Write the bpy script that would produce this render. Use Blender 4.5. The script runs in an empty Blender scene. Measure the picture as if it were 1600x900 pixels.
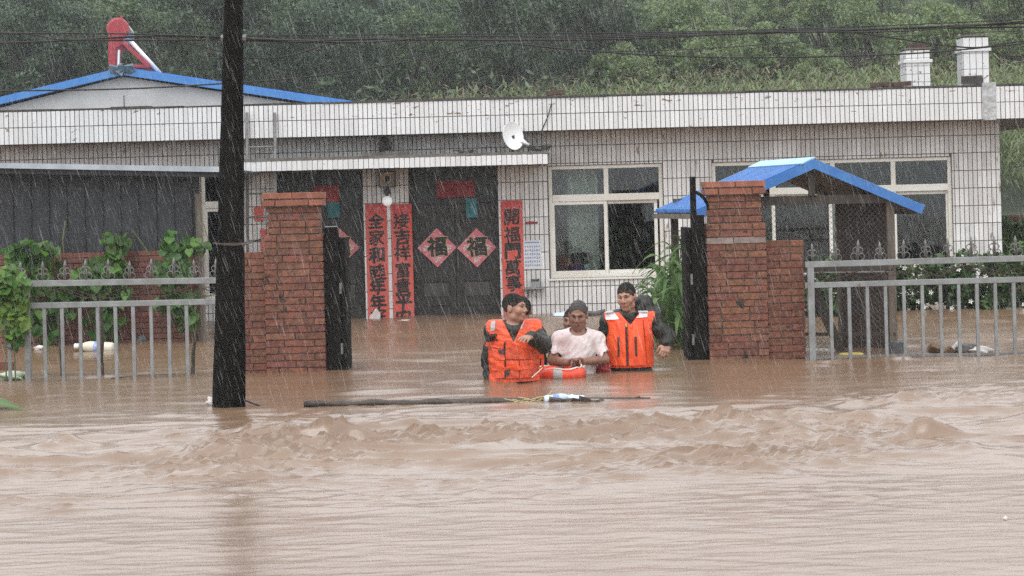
import bpy, bmesh, math, random
import numpy as np
from mathutils import Vector, Matrix, Euler
R = math.radians
random.seed(7); RNG = np.random.default_rng(7)
sc = bpy.context.scene
COL = sc.collection

# ---------------------------------------------------------------- camera, sky, light
F, H, ROLL = 3400.0, 1.517, R(1.5)          # focal length in photo pixels, eye height above the flood, camera roll
cam = bpy.data.cameras.new('camera'); cam_o = bpy.data.objects.new('camera', cam); COL.objects.link(cam_o)
cam.sensor_width = 36; cam.lens = F / 1600 * 36; cam.shift_y = -138 / 1600
cam.clip_start = 0.1; cam.clip_end = 2000
cam_o.location = (0, 0, H); cam_o.rotation_euler = (R(90), ROLL, 0)
sc.camera = cam_o

SUN_EL, SUN_AZ = R(58), R(200)               # overcast: a high, very soft sun behind the camera
w = bpy.data.worlds.new('World'); sc.world = w; w.use_nodes = True
nt = w.node_tree; nt.nodes.clear()
sky = nt.nodes.new('ShaderNodeTexSky'); sky.sky_type = 'NISHITA'; sky.sun_disc = False
sky.sun_elevation = SUN_EL; sky.sun_rotation = SUN_AZ
sky.air_density = 1.0; sky.dust_density = 4.0; sky.ozone_density = 1.0
hs = nt.nodes.new('ShaderNodeHueSaturation'); hs.inputs['Saturation'].default_value = 0.16
bg = nt.nodes.new('ShaderNodeBackground'); bg.inputs['Strength'].default_value = 0.15
wo = nt.nodes.new('ShaderNodeOutputWorld')
cl = nt.nodes.new('ShaderNodeMix'); cl.data_type = 'RGBA'; cl.inputs[0].default_value = 0.8; cl.inputs[7].default_value = (6.5, 6.7, 6.9, 1)   # even grey cloud over the whole sky
nt.links.new(sky.outputs[0], hs.inputs['Color']); nt.links.new(hs.outputs[0], cl.inputs[6]); nt.links.new(cl.outputs[2], bg.inputs['Color'])
nt.links.new(bg.outputs[0], wo.inputs[0])
sl = bpy.data.lights.new('sun', 'SUN'); sl.energy = 0.5; sl.angle = R(40); sl.color = (1.0, 0.97, 0.93)
so = bpy.data.objects.new('sun', sl); COL.objects.link(so)
sd = Vector((math.sin(SUN_AZ) * math.cos(SUN_EL), math.cos(SUN_AZ) * math.cos(SUN_EL), math.sin(SUN_EL)))
so.rotation_euler = sd.to_track_quat('Z', 'Y').to_euler(); so.location = (0, -20, 40)
sc.view_settings.view_transform = 'Standard'; sc.view_settings.look = 'None'
sc.view_settings.gamma = 1.0; sc.view_settings.use_curve_mapping = False
sc.view_settings.exposure = 0.84
sc.render.engine = 'CYCLES'
sc.cycles.use_denoising = False
sc.cycles.max_bounces = 8; sc.cycles.transparent_max_bounces = 24; sc.cycles.volume_bounces = 3
sc.cycles.caustics_reflective = False; sc.cycles.caustics_refractive = False

# ---------------------------------------------------------------- helpers
CR, SR = math.cos(ROLL), math.sin(ROLL)
def at(px, py, d):
    """the point at depth d (m) that the photo shows at pixel px, py"""
    dx, dy = px - 800, py - 312
    return Vector(((dx * CR - dy * SR) * d / F, d, H - (dx * SR + dy * CR) * d / F))
def depth(px, py):
    """depth of the flood surface at a pixel"""
    return F * H / ((px - 800) * SR + (py - 312) * CR)
def onwater(px, py): return at(px, py, depth(px, py))

WL = {}
def reg(o, wloc): WL[o.name] = Vector(wloc); return o
def tag(o, label=None, cat=None, group=None, kind=None):
    if label: o['label'] = label
    if cat: o['category'] = cat
    if group: o['group'] = group
    if kind: o['kind'] = kind
    return o
def empty(name, loc, parent=None):
    o = bpy.data.objects.new(name, None); COL.objects.link(o); o.empty_display_size = 0.1
    loc = Vector(loc)
    if parent is not None: o.parent = parent; o.location = loc - WL[parent.name]
    else: o.location = loc
    return reg(o, loc)
def thing(name, loc, label, cat, group=None): return tag(empty(name, loc), label, cat, group)

class MB:
    """collects shapes in world coordinates"""
    def __init__(s): s.v = []; s.f = []; s.fm = []; s.cm = 0
    def add(s, vs, fs):
        b = len(s.v); s.v += [tuple(p) for p in vs]
        for f in fs: s.f.append(tuple(b + i for i in f)); s.fm.append(s.cm)
        return s
    def box(s, lo, hi, M=None, jit=0.0):
        x0, y0, z0 = lo; x1, y1, z1 = hi
        vs = [Vector(p) for p in ((x0,y0,z0),(x1,y0,z0),(x1,y1,z0),(x0,y1,z0),(x0,y0,z1),(x1,y0,z1),(x1,y1,z1),(x0,y1,z1))]
        if jit: vs = [p + Vector((random.uniform(-jit,jit), random.uniform(-jit,jit), random.uniform(-jit,jit))) for p in vs]
        if M is not None: vs = [M @ p for p in vs]
        return s.add(vs, [(0,3,2,1),(4,5,6,7),(0,1,5,4),(1,2,6,5),(2,3,7,6),(3,0,4,7)])
    def cbox(s, c, size, rot=(0,0,0), jit=0.0):
        M = Matrix.Translation(Vector(c)) @ Euler(rot).to_matrix().to_4x4()
        h = [k / 2 for k in size]
        return s.box([-k for k in h], h, M, jit)
    def bar(s, a, b, wd, th, up=(0,0,1)):
        """rectangular bar from a to b"""
        a, b = Vector(a), Vector(b); t = (b - a).normalized(); u = Vector(up)
        n = t.cross(u)
        if n.length < 1e-4: n = t.cross(Vector((0,1,0)))
        n.normalize(); m = n.cross(t)
        vs = [p + n * (i * wd / 2) + m * (j * th / 2) for p in (a, b) for i, j in ((-1,-1),(1,-1),(1,1),(-1,1))]
        return s.add(vs, [(0,3,2,1),(4,5,6,7),(0,1,5,4),(1,2,6,5),(2,3,7,6),(3,0,4,7)])
    def tube(s, pts, rad, n=8, cap=True, flat=1.0):
        pts = [Vector(p) for p in pts]; k = len(pts)
        if not hasattr(rad, '__len__'): rad = [rad] * k
        ref = Vector((0.31, 0.17, 0.93)); vs = []
        for i, p in enumerate(pts):
            t = (pts[min(i+1,k-1)] - pts[max(i-1,0)]).normalized()
            if abs(t.dot(ref)) > 0.96: ref = Vector((0.9, 0.3, 0.1))
            u = t.cross(ref).normalized(); q = u.cross(t)
            for j in range(n):
                a = 2 * math.pi * j / n
                vs.append(p + (u * math.cos(a) + q * math.sin(a) * flat) * rad[i])
        fs = [(i*n+j, i*n+(j+1)%n, (i+1)*n+(j+1)%n, (i+1)*n+j) for i in range(k-1) for j in range(n)]
        if cap: fs += [tuple(reversed(range(n))), tuple(range((k-1)*n, k*n))]
        return s.add(vs, fs)
    def prism(s, poly, d0, d1, plane='xz'):
        """poly in (x,z) extruded along y from d0 to d1"""
        n = len(poly)
        vs = [(x, d0, z) for x, z in poly] + [(x, d1, z) for x, z in poly]
        fs = [tuple(range(n)), tuple(reversed(range(n, 2*n)))] + [((i+1)%n, i, n+i, n+(i+1)%n) for i in range(n)]
        return s.add(vs, fs)
    def lathe(s, c, prof, n=20, axis='z', M=None):
        vs = []
        for r, z in prof:
            for j in range(n):
                a = 2 * math.pi * j / n
                p = Vector((r * math.cos(a), r * math.sin(a), z))
                vs.append((M @ p if M is not None else p) + Vector(c))
        k = len(prof)
        fs = [(i*n+j, i*n+(j+1)%n, (i+1)*n+(j+1)%n, (i+1)*n+j) for i in range(k-1) for j in range(n)]
        fs += [tuple(reversed(range(n))), tuple(range((k-1)*n, k*n))]
        return s.add(vs, fs)
    def mesh(s, name, origin=(0,0,0), mats=(), smooth=False):
        me = bpy.data.meshes.new(name); o = Vector(origin)
        me.from_pydata([tuple(Vector(p) - o) for p in s.v], [], s.f)
        for m in mats: me.materials.append(m)
        if len(mats) > 1: me.polygons.foreach_set('material_index', s.fm)
        if smooth: me.polygons.foreach_set('use_smooth', [True] * len(me.polygons))
        me.update(); return me
    def build(s, name, mat, parent=None, smooth=False, bevel=0.0, loc=None):
        pw = WL[parent.name] if parent is not None else Vector((0,0,0))
        org = Vector(loc) if loc is not None else pw
        mats = mat if isinstance(mat, (list, tuple)) else (mat,)
        me = s.mesh(name, org, mats, smooth)
        o = bpy.data.objects.new(name, me); COL.objects.link(o)
        if parent is not None: o.parent = parent
        o.location = org - pw
        reg(o, org)
        if bevel:
            b = o.modifiers.new('bevel', 'BEVEL'); b.width = bevel; b.segments = 2; b.limit_method = 'ANGLE'
        return o
def mesh_obj(name, me, parent=None, loc=(0,0,0), rot=(0,0,0), scale=None):
    """link a mesh that is in local coordinates at a world position"""
    o = bpy.data.objects.new(name, me); COL.objects.link(o); loc = Vector(loc)
    if parent is not None: o.parent = parent; o.location = loc - WL[parent.name]
    else: o.location = loc
    o.rotation_euler = rot
    if scale is not None: o.scale = scale
    return reg(o, loc)
def np_mesh(name, V, Fc, mat, smooth=False):
    """fast mesh from numpy arrays; Fc is (n,3) or (n,4)"""
    me = bpy.data.meshes.new(name); V = np.asarray(V, np.float32); Fc = np.asarray(Fc, np.int32)
    k = Fc.shape[1]
    me.vertices.add(len(V)); me.vertices.foreach_set('co', V.ravel())
    me.loops.add(Fc.size); me.loops.foreach_set('vertex_index', Fc.ravel())
    me.polygons.add(len(Fc)); me.polygons.foreach_set('loop_start', np.arange(0, Fc.size, k, dtype=np.int32))
    me.polygons.foreach_set('loop_total', np.full(len(Fc), k, np.int32))
    if smooth: me.polygons.foreach_set('use_smooth', np.ones(len(Fc), bool))
    me.update(calc_edges=True)
    for m in (mat if isinstance(mat, (list, tuple)) else (mat,)): me.materials.append(m)
    return me

# ---------------------------------------------------------------- materials
def mat(name, col, rough=0.6, col2=None, scale=6.0, stretch=(1,1,1), detail=6, lo=0.35, hi=0.65, bump=0.0, bscale=40.0, bdist=0.01,
        metal=0.0, spec=0.5, objvar=0.0, islvar=0.0, spots=None, sscale=8.0, slo=0.6, shi=0.66, trans=0.0, coat=0.0, sstretch=(1,1,1), hue=0.0):
    m = bpy.data.materials.new(name); m.use_nodes = True; t = m.node_tree; N = t.nodes; L = t.links
    p = N['Principled BSDF']; p.inputs['Roughness'].default_value = rough; p.inputs['Metallic'].default_value = metal
    p.inputs['Specular IOR Level'].default_value = spec
    if trans: p.inputs['Transmission Weight'].default_value = trans
    if coat: p.inputs['Coat Weight'].default_value = coat; p.inputs['Coat Roughness'].default_value = 0.15
    g = N.new('ShaderNodeNewGeometry'); tc = N.new('ShaderNodeTexCoord')
    def pos(st):
        mp = N.new('ShaderNodeMapping'); mp.inputs['Scale'].default_value = st
        L.new(g.outputs['Position'], mp.inputs['Vector']); return mp.outputs[0]
    def noise(sc_, st, det=6, ro=0.55):
        n = N.new('ShaderNodeTexNoise'); n.inputs['Scale'].default_value = sc_; n.inputs['Detail'].default_value = det
        n.inputs['Roughness'].default_value = ro
        L.new(pos(st), n.inputs['Vector']); return n.outputs['Fac']
    def ramp(fac, a, b):
        r = N.new('ShaderNodeMapRange'); r.inputs['From Min'].default_value = a; r.inputs['From Max'].default_value = b
        L.new(fac, r.inputs['Value']); return r.outputs[0]
    def mix(fac, a, b):
        x = N.new('ShaderNodeMix'); x.data_type = 'RGBA'
        for sock, val in ((x.inputs[0], fac), (x.inputs[6], a), (x.inputs[7], b)):
            if isinstance(val, (tuple, list)): sock.default_value = (*val[:3], 1)
            elif isinstance(val, (int, float)): sock.default_value = val
            else: L.new(val, sock)
        return x.outputs[2]
    c = col
    if col2 is not None: c = mix(ramp(noise(scale, stretch, detail), lo, hi), col, col2)
    if spots is not None: c = mix(ramp(noise(sscale, sstretch, 4), slo, shi), c, spots)
    if objvar or islvar or hue:
        h_ = N.new('ShaderNodeHueSaturation')
        if objvar: rnd = N.new('ShaderNodeObjectInfo').outputs['Random']
        else: rnd = g.outputs['Random Per Island']
        v = objvar or islvar
        r = N.new('ShaderNodeMapRange'); r.inputs['To Min'].default_value = 1 - v; r.inputs['To Max'].default_value = 1 + v
        L.new(rnd, r.inputs['Value']); L.new(r.outputs[0], h_.inputs['Value'])
        if hue:
            w2 = N.new('ShaderNodeTexWhiteNoise'); w2.noise_dimensions = '1D'; L.new(rnd, w2.inputs['W'])
            r2 = N.new('ShaderNodeMapRange'); r2.inputs['To Min'].default_value = 0.5 - hue; r2.inputs['To Max'].default_value = 0.5 + hue
            L.new(w2.outputs['Value'], r2.inputs['Value']); L.new(r2.outputs[0], h_.inputs['Hue'])
        if isinstance(c, tuple): h_.inputs['Color'].default_value = (*c, 1)
        else: L.new(c, h_.inputs['Color'])
        c = h_.outputs[0]
    if isinstance(c, tuple): p.inputs['Base Color'].default_value = (*c, 1)
    else: L.new(c, p.inputs['Base Color'])
    if bump:
        b = N.new('ShaderNodeBump'); b.inputs['Strength'].default_value = bump; b.inputs['Distance'].default_value = bdist
        L.new(noise(bscale, stretch, 5), b.inputs['Height']); L.new(b.outputs[0], p.inputs['Normal'])
    return m
def leafmat(name, col, col2, isl=0.25, rough=0.45, scale=1.5, hue=0.015, tr=0.35, obj=False):
    """thin leaf: diffuse and light coming through"""
    m = mat(name, col, rough, col2, scale=scale, lo=0.4, hi=0.6, **({'objvar': isl} if obj else {'islvar': isl}), hue=hue, spec=0.4)
    t = m.node_tree; p = t.nodes['Principled BSDF']; out = t.nodes['Material Output']
    tl = t.nodes.new('ShaderNodeBsdfTranslucent'); mx = t.nodes.new('ShaderNodeMixShader'); mx.inputs[0].default_value = tr
    t.links.new(p.inputs['Base Color'].links[0].from_socket, tl.inputs['Color'])
    t.links.new(p.outputs[0], mx.inputs[1]); t.links.new(tl.outputs[0], mx.inputs[2]); t.links.new(mx.outputs[0], out.inputs[0])
    return m
def glassmat(name, tint=(0.75, 0.8, 0.78), rough=0.02):
    m = bpy.data.materials.new(name); m.use_nodes = True; t = m.node_tree; t.nodes.clear(); L = t.links
    o = t.nodes.new('ShaderNodeOutputMaterial'); mx = t.nodes.new('ShaderNodeMixShader')
    tr = t.nodes.new('ShaderNodeBsdfTransparent'); tr.inputs[0].default_value = (*tint, 1)
    gl = t.nodes.new('ShaderNodeBsdfGlossy'); gl.inputs['Roughness'].default_value = rough
    fr = t.nodes.new('ShaderNodeFresnel'); fr.inputs[0].default_value = 1.5
    L.new(fr.outputs[0], mx.inputs[0]); L.new(tr.outputs[0], mx.inputs[1]); L.new(gl.outputs[0], mx.inputs[2]); L.new(mx.outputs[0], o.inputs[0])
    return m
M = {}
M['tile'] = mat('white_glazed_tile', (0.69,0.695,0.70), 0.25, (0.63,0.63,0.63), scale=2.0, objvar=0.07, spots=(0.22,0.16,0.11), sscale=9, slo=0.68, shi=0.70, sstretch=(1,1,2.2))
M['tile_wall'] = mat('white_wall_tile', (0.72,0.717,0.71), 0.3, (0.62,0.60,0.58), scale=1.6, islvar=0.13, spots=(0.30,0.24,0.18), sscale=7, slo=0.655, shi=0.70, sstretch=(1,1,0.35))
M['tile_wall'].node_tree.nodes['Principled BSDF'].inputs['Specular IOR Level'].default_value = 0.3
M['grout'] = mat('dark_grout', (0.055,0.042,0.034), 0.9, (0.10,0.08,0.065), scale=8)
M['cement'] = mat('grey_cement', (0.17,0.155,0.14), 0.9, (0.09,0.08,0.07), scale=5, bump=0.4)
M['tar'] = mat('roof_tar', (0.03,0.03,0.03), 0.8, (0.07,0.06,0.05), scale=7)
M['brick'] = mat('red_brick', (0.225,0.084,0.048), 0.75, (0.105,0.044,0.030), scale=26, objvar=0.20, hue=0.010, spots=(0.018,0.014,0.012), sscale=9.5, slo=0.645, shi=0.70, bump=0.9, bscale=55)
M['brick_old'] = mat('old_brick', (0.20,0.072,0.052), 0.8, (0.12,0.05,0.038), scale=10, objvar=0.25, hue=0.01, bump=0.4, bscale=60)
M['brick_cap'] = mat('orange_cap_brick', (0.30,0.105,0.06), 0.75, (0.20,0.07,0.042), scale=10, objvar=0.18, spots=(0.03,0.02,0.018), sscale=7, slo=0.66, shi=0.7, bump=0.5, bscale=70)
M['stone_course'] = mat('grey_stone_course', (0.27,0.22,0.20), 0.85, (0.20,0.15,0.13), scale=12, bump=0.4)
M['dark_brick'] = mat('soot_dark_brick', (0.055,0.032,0.026), 0.85, (0.09,0.05,0.04), scale=14, bump=.4)
M['mortar'] = mat('mortar', (0.17,0.115,0.095), 0.95, (0.09,0.06,0.05), scale=16, bump=0.5)
M['white_frame'] = mat('white_frame', (0.78,0.765,0.71), 0.35, (0.68,0.65,0.58), scale=3)
M['white_clean'] = mat('white_plastic', (0.82,0.83,0.84), 0.35)
M['black_door'] = mat('black_door', (0.013,0.011,0.010), 0.55, (0.028,0.024,0.022), scale=3, stretch=(1,1,0.4), bump=0.25)
M['glass'] = glassmat('window_glass')
M['room'] = mat('room_wall', (0.72,0.72,0.68), 0.9)
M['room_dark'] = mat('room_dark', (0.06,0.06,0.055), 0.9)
M['curtain'] = mat('grey_curtain', (0.22,0.21,0.20), 0.9, (0.14,0.13,0.12), scale=14, stretch=(1,1,0.1))
M['red_paper'] = mat('red_paper', (0.60,0.075,0.045), 0.7, (0.55,0.11,0.09), scale=2.0, stretch=(1,1,0.7))
M['dark_red_paper'] = mat('dark_red_paper', (0.30,0.03,0.03), 0.7, (0.22,0.02,0.025), scale=4)
M['pink_paper'] = mat('pink_red_paper', (0.62,0.13,0.17), 0.7, (0.66,0.27,0.30), scale=18, spots=(0.72,0.55,0.50), sscale=26, slo=0.62, shi=0.67)
M['teal_paper'] = mat('teal_paper', (0.02,0.13,0.15), 0.7, (0.03,0.2,0.22), scale=12)
M['ink'] = mat('black_ink', (0.012,0.010,0.010), 0.6)
M['torn'] = mat('torn_paper', (0.75,0.70,0.66), 0.8, (0.6,0.5,0.48), scale=30)
M['blue_roof'] = mat('blue_metal_roof', (0.030,0.17,0.50), 0.42, (0.055,0.23,0.55), scale=5, stretch=(1,1,.5), spots=(0.06,0.14,0.30), sscale=9, slo=.6, shi=.75, coat=0.15)
M['blue_trim'] = mat('blue_trim', (0.03,0.14,0.42), 0.4, (0.05,0.19,0.47), scale=5)
M['pale_ridge'] = mat('pale_ridge_cap', (0.30,0.50,0.62), 0.35, (0.22,0.42,0.58), scale=8)
M['gable'] = mat('grey_gable_render', (0.50,0.51,0.52), 0.85, (0.42,0.43,0.44), scale=2)
M['solar_red'] = mat('red_enamel', (0.36,0.03,0.045), 0.35, (0.30,0.025,0.035), scale=6)
M['steel_pale'] = mat('stainless_steel', (0.62,0.63,0.66), 0.28, metal=0.7)
M['galv'] = mat('galvanised_fence', (0.28,0.295,0.30), 0.5, (0.20,0.205,0.205), scale=9, metal=0.15, spots=(0.14,0.07,0.04), sscale=11, slo=0.66, shi=0.73, sstretch=(1,1,0.4))
M['iron'] = mat('cast_iron_finial', (0.20,0.20,0.20), 0.5, (0.12,0.11,0.10), scale=30, metal=0.2)
M['gate_black'] = mat('black_gate_steel', (0.004,0.004,0.004), 0.75, (0.011,0.009,0.008), spec=0.1, scale=9, stretch=(1,1,0.3), bump=0.3)
M['shed_steel'] = mat('charcoal_sheet_steel', (0.027,0.030,0.037), 0.55, (0.018,0.020,0.025), scale=2.5, stretch=(1,1,0.5), spec=0.5)
M['shed_rib'] = mat('charcoal_rib', (0.011,0.012,0.015), 0.5)
M['gutter'] = mat('pale_blue_gutter', (0.42,0.47,0.52), 0.4, (0.3,0.34,0.38), scale=4)
M['pole'] = mat('black_tarred_pole', (0.003,0.003,0.003), 0.85, (0.010,0.009,0.008), spec=0.06, scale=6, stretch=(1,1,0.12), bump=0.6, bscale=14, bdist=0.012)
M['wood_dark'] = mat('dark_wet_timber', (0.035,0.026,0.020), 0.6, (0.06,0.045,0.035), scale=8, stretch=(1,1,0.2), bump=0.4)
M['wood_grey'] = mat('grey_weathered_timber', (0.17,0.14,0.11), 0.8, (0.09,0.075,0.06), scale=8, stretch=(1,1,0.15), bump=0.4)
M['brown_panel'] = mat('dark_brown_panel', (0.030,0.018,0.014), 0.6, (0.05,0.03,0.024), scale=5, stretch=(1,1,0.3))
M['wire'] = mat('black_cable', (0.010,0.010,0.010), 0.5)
M['wire_rust'] = mat('rusty_wire', (0.05,0.03,0.022), 0.7)
M['bark_wet'] = mat('wet_bark', (0.028,0.021,0.016), 0.55, (0.06,0.043,0.033), scale=20, bump=0.7, bscale=40)
M['straw'] = mat('straw', (0.42,0.33,0.16), 0.8)
M['bottle'] = mat('cloudy_plastic', (0.62,0.70,0.78), 0.25, (0.45,0.58,0.75), scale=15)
M['jug'] = mat('cream_jug', (0.66,0.62,0.46), 0.4, (0.6,0.58,0.5), scale=6)
M['blue_label'] = mat('blue_label', (0.10,0.20,0.55), 0.5, (0.4,0.45,0.6), scale=40)
M['blue_box'] = mat('blue_box', (0.03,0.06,0.32), 0.5)
M['styro'] = mat('dark_grey_foam', (0.12,0.125,0.13), 0.8, (0.08,0.08,0.085), scale=20)
M['cardboard'] = mat('wet_cardboard', (0.24,0.15,0.09), 0.8, (0.15,0.09,0.06), scale=12)
M['yellow'] = mat('yellow_plastic', (0.55,0.42,0.09), 0.5, (0.45,0.32,0.07), scale=20)
M['lamp_glass'] = mat('white_globe', (0.85,0.88,0.90), 0.2)
_p = M['lamp_glass'].node_tree.nodes['Principled BSDF']; _p.inputs['Emission Color'].default_value = (1, 1, 1, 1); _p.inputs['Emission Strength'].default_value = 0.18   # faint emission added so the globe shows brighter
M['lamp_body'] = mat('dark_lamp_body', (0.05,0.05,0.05), 0.5)
M['lamp_refl'] = mat('cream_reflector', (0.55,0.50,0.40), 0.35, (0.45,0.40,0.32), scale=10)
# ---------------------------------------------------------------- noise
_perm = np.random.default_rng(3).permutation(512).astype(np.int64)
_ga = np.random.default_rng(4).uniform(0, 2*np.pi, 512)
def gn(x, y, seed=0):
    x = np.asarray(x, np.float64); y = np.asarray(y, np.float64)
    xi = np.floor(x).astype(np.int64); yi = np.floor(y).astype(np.int64); xf = x - xi; yf = y - yi
    def g(ix, iy, fx, fy):
        a = _ga[(_perm[(ix + seed * 37) & 511] + iy * 7 + seed) & 511]
        return np.cos(a) * fx + np.sin(a) * fy
    u = xf*xf*xf*(xf*(xf*6-15)+10); v = yf*yf*yf*(yf*(yf*6-15)+10)
    a = g(xi, yi, xf, yf); b = g(xi+1, yi, xf-1, yf); c = g(xi, yi+1, xf, yf-1); d = g(xi+1, yi+1, xf-1, yf-1)
    return (a + (b-a)*u) + ((c + (d-c)*u) - (a + (b-a)*u)) * v
def fbm(x, y, o=4, seed=0):
    s = 0; a = 1.0
    for k in range(o): s = s + a * gn(x * 2**k, y * 2**k, seed + k); a *= 0.5
    return s

# ---------------------------------------------------------------- flood water
yp = np.arange(655.0, 166.0, -0.8)
ys = np.concatenate([np.arange(-60, 7.4, 2.5), F * H / yp, np.arange(31.4, 38, 1.5), [45.0]])
xs = np.concatenate([np.arange(-90, -9, 3.0), np.arange(-8.4, 8.4, 0.032), np.arange(9, 91, 3.0)])
X, Y = np.meshgrid(xs, ys)
def smooth(a, b, t): t = np.clip((t - a) / (b - a), 0, 1); return t * t * (3 - 2 * t)
mid = 13.6 + 0.35 * np.sin(X * 0.45) + 0.25 * gn(X * 0.5, X * 0 + 3, 9)
band = 1.15 * np.exp(-((Y - mid) / 2.0) ** 2)
wx, wy = X + 0.5 * gn(X * 0.7, Y * 1.1, 21), Y + 0.35 * gn(X * 0.6, Y * 1.3, 22)
ridge = 1 - np.abs(gn(wx * 0.62, wy * 1.55, 1)) * 2.2
ridge2 = 1 - np.abs(gn(wx * 1.5 + 7, wy * 3.2, 2)) * 2.2
ridge4 = 1 - np.abs(gn(wx * 5.3 + 1, wy * 11.0, 18)) * 2.2
ridge3 = 1 - np.abs(gn(wx * 2.7 + 3, wy * 6.0, 8)) * 2.2
eta = band * (0.040 * np.maximum(ridge, 0) ** 4 + (0.055 * np.maximum(ridge2, 0) ** 4 + 0.034 * np.maximum(ridge3, 0) ** 4 + 0.020 * np.maximum(ridge4, 0) ** 4) * np.clip(0.36 + 1.7 * gn(X * .45, Y * .9, 17), 0.04, 1.3) + 0.040 * gn(wx * 0.75, wy * 0.95, 5) + 0.022 * gn(wx * 2.6, wy * 4.6, 6) + 0.009 * gn(wx * 6, wy * 9, 7) + 0.003 * gn(wx * 13, wy * 19, 19))
calm = 0.25 + 0.75 * smooth(0, 1, band)
eta += 0.0030 * gn(X * 1.1, Y * 3.5, 11) + 0.0030 * gn(X * 3.4 + Y * .8, Y * 8.0, 12) + 0.0022 * gn(X * 7.5 - Y * 1.5, Y * 14.0, 15) + 0.0015 * gn(X * 13 + Y * 2, Y * 22.0, 16) + 0.012 * gn(X * 0.4, Y * 0.9, 13) * calm
eta += smooth(15.5, 18.5, Y) * 1.7 * (0.009 * gn(X * 1.1 + Y * .2, Y * 2.4, 41) + 0.006 * gn(X * 2.3 - Y * .3, Y * 4.6, 42) + 0.010 * (1 - np.abs(gn(X * .8, Y * 2.0, 43)) * 3) * (gn(X * .3, Y * .5, 44) > 0))
eta += 0.004 * band * gn(X * 7, Y * 13, 14)
for px, py, hgt, rx, ry in ((1445, 690, 0.115, 0.17, 0.16), (1500, 708, 0.06, 0.2, 0.14), (112, 699, 0.075, 0.14, 0.10), (165, 704, 0.035, 0.5, 0.07), (505, 696, 0.07, 0.14, 0.10),
                            (785, 688, 0.075, 0.10, 0.10), (735, 694, 0.035, 0.35, 0.12), (1405, 632, 0.05, 0.12, 0.14), (1490, 632, 0.04, 0.22, 0.12), (1020, 672, 0.045, 0.2, 0.12), (640, 667, 0.035, 0.12, 0.1),
                            (300, 676, 0.03, 0.25, 0.09), (385, 741, 0.035, 0.16, 0.06), (110, 745, 0.03, 0.12, 0.07), (480, 738, 0.02, 0.10, 0.06), (915, 757, 0.028, 0.06, 0.05), (855, 777, 0.022, 0.06, 0.05),
                            (1345, 778, 0.018, 0.07, 0.05), (1230, 733, 0.025, 0.3, 0.07), (1330, 727, 0.03, 0.25, 0.07), (1080, 700, 0.03, 0.25, 0.12), (370, 777, 0.016, 0.04, 0.04), (1160, 682, 0.035, 0.12, 0.1)):
    c = onwater(px, py)
    u, v = (X - c.x) / rx, (Y - c.y) / ry
    u = u + 0.5 * gn(X * 5, Y * 5, 33); v = v + 0.5 * gn(X * 6, Y * 6, 34)
    eta += 0.8 * hgt * np.exp(-(u * u + np.abs(v) ** 1.5)) * (1 + 0.9 * gn(X * 7, Y * 9, 35) + 0.5 * gn(X * 15, Y * 19, 36))
eta *= smooth(-9.5, -8.0, X) * smooth(9.5, 8.0, X) * smooth(7.0, 8.2, Y)
V = np.stack([X, Y, eta], -1).reshape(-1, 3)
nx, ny = len(xs), len(ys)
I = (np.arange(ny - 1)[:, None] * nx + np.arange(nx - 1)[None, :]).ravel()
WFACES = np.stack([I, I + 1, I + nx + 1, I + nx], -1)
def water_mat():
    m = bpy.data.materials.new('muddy_water'); m.use_nodes = True; t = m.node_tree; N = t.nodes; L = t.links; p = N['Principled BSDF']
    g = N.new('ShaderNodeNewGeometry')
    def ns(scale, st, det=4, ro=0.6):
        mp = N.new('ShaderNodeMapping'); mp.inputs['Scale'].default_value = st; L.new(g.outputs['Position'], mp.inputs['Vector'])
        n = N.new('ShaderNodeTexNoise'); n.inputs['Scale'].default_value = scale; n.inputs['Detail'].default_value = det; n.inputs['Roughness'].default_value = ro
        L.new(mp.outputs[0], n.inputs['Vector']); return n.outputs['Fac']
    mr = N.new('ShaderNodeMapRange'); mr.inputs['From Min'].default_value = 0.35; mr.inputs['From Max'].default_value = 0.65
    L.new(ns(0.7, (0.4, 1.4, 1)), mr.inputs['Value'])
    mx = N.new('ShaderNodeMix'); mx.data_type = 'RGBA'; mx.inputs[6].default_value = (0.18, 0.106, 0.062, 1); mx.inputs[7].default_value = (0.215, 0.138, 0.088, 1)
    L.new(mr.outputs[0], mx.inputs[0]); L.new(mx.outputs[2], p.inputs['Base Color'])
    p.inputs['IOR'].default_value = 1.75; p.inputs['Roughness'].default_value = 0.23
    b1 = N.new('ShaderNodeBump'); b1.inputs['Strength'].default_value = 0.18; b1.inputs['Distance'].default_value = 0.012
    L.new(ns(12.0, (0.5, 1.4, 1), 5, 0.6), b1.inputs['Height'])
    b2 = N.new('ShaderNodeBump'); b2.inputs['Strength'].default_value = 0.2; b2.inputs['Distance'].default_value = 0.004
    L.new(ns(45.0, (0.8, 1.0, 1), 3, 0.7), b2.inputs['Height']); L.new(b1.outputs[0], b2.inputs['Normal'])
    L.new(b2.outputs[0], p.inputs['Normal'])
    return m
M['water'] = water_mat()
wob = mesh_obj('flood_water', np_mesh('flood_water', V, WFACES, M['water'], True)); tag(wob, kind='structure')
def weta(x, y):
    j = np.clip(np.searchsorted(ys, y), 1, ny - 1); i = np.clip(np.searchsorted(xs, x), 1, nx - 1)
    return float(eta[j, i])

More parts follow.
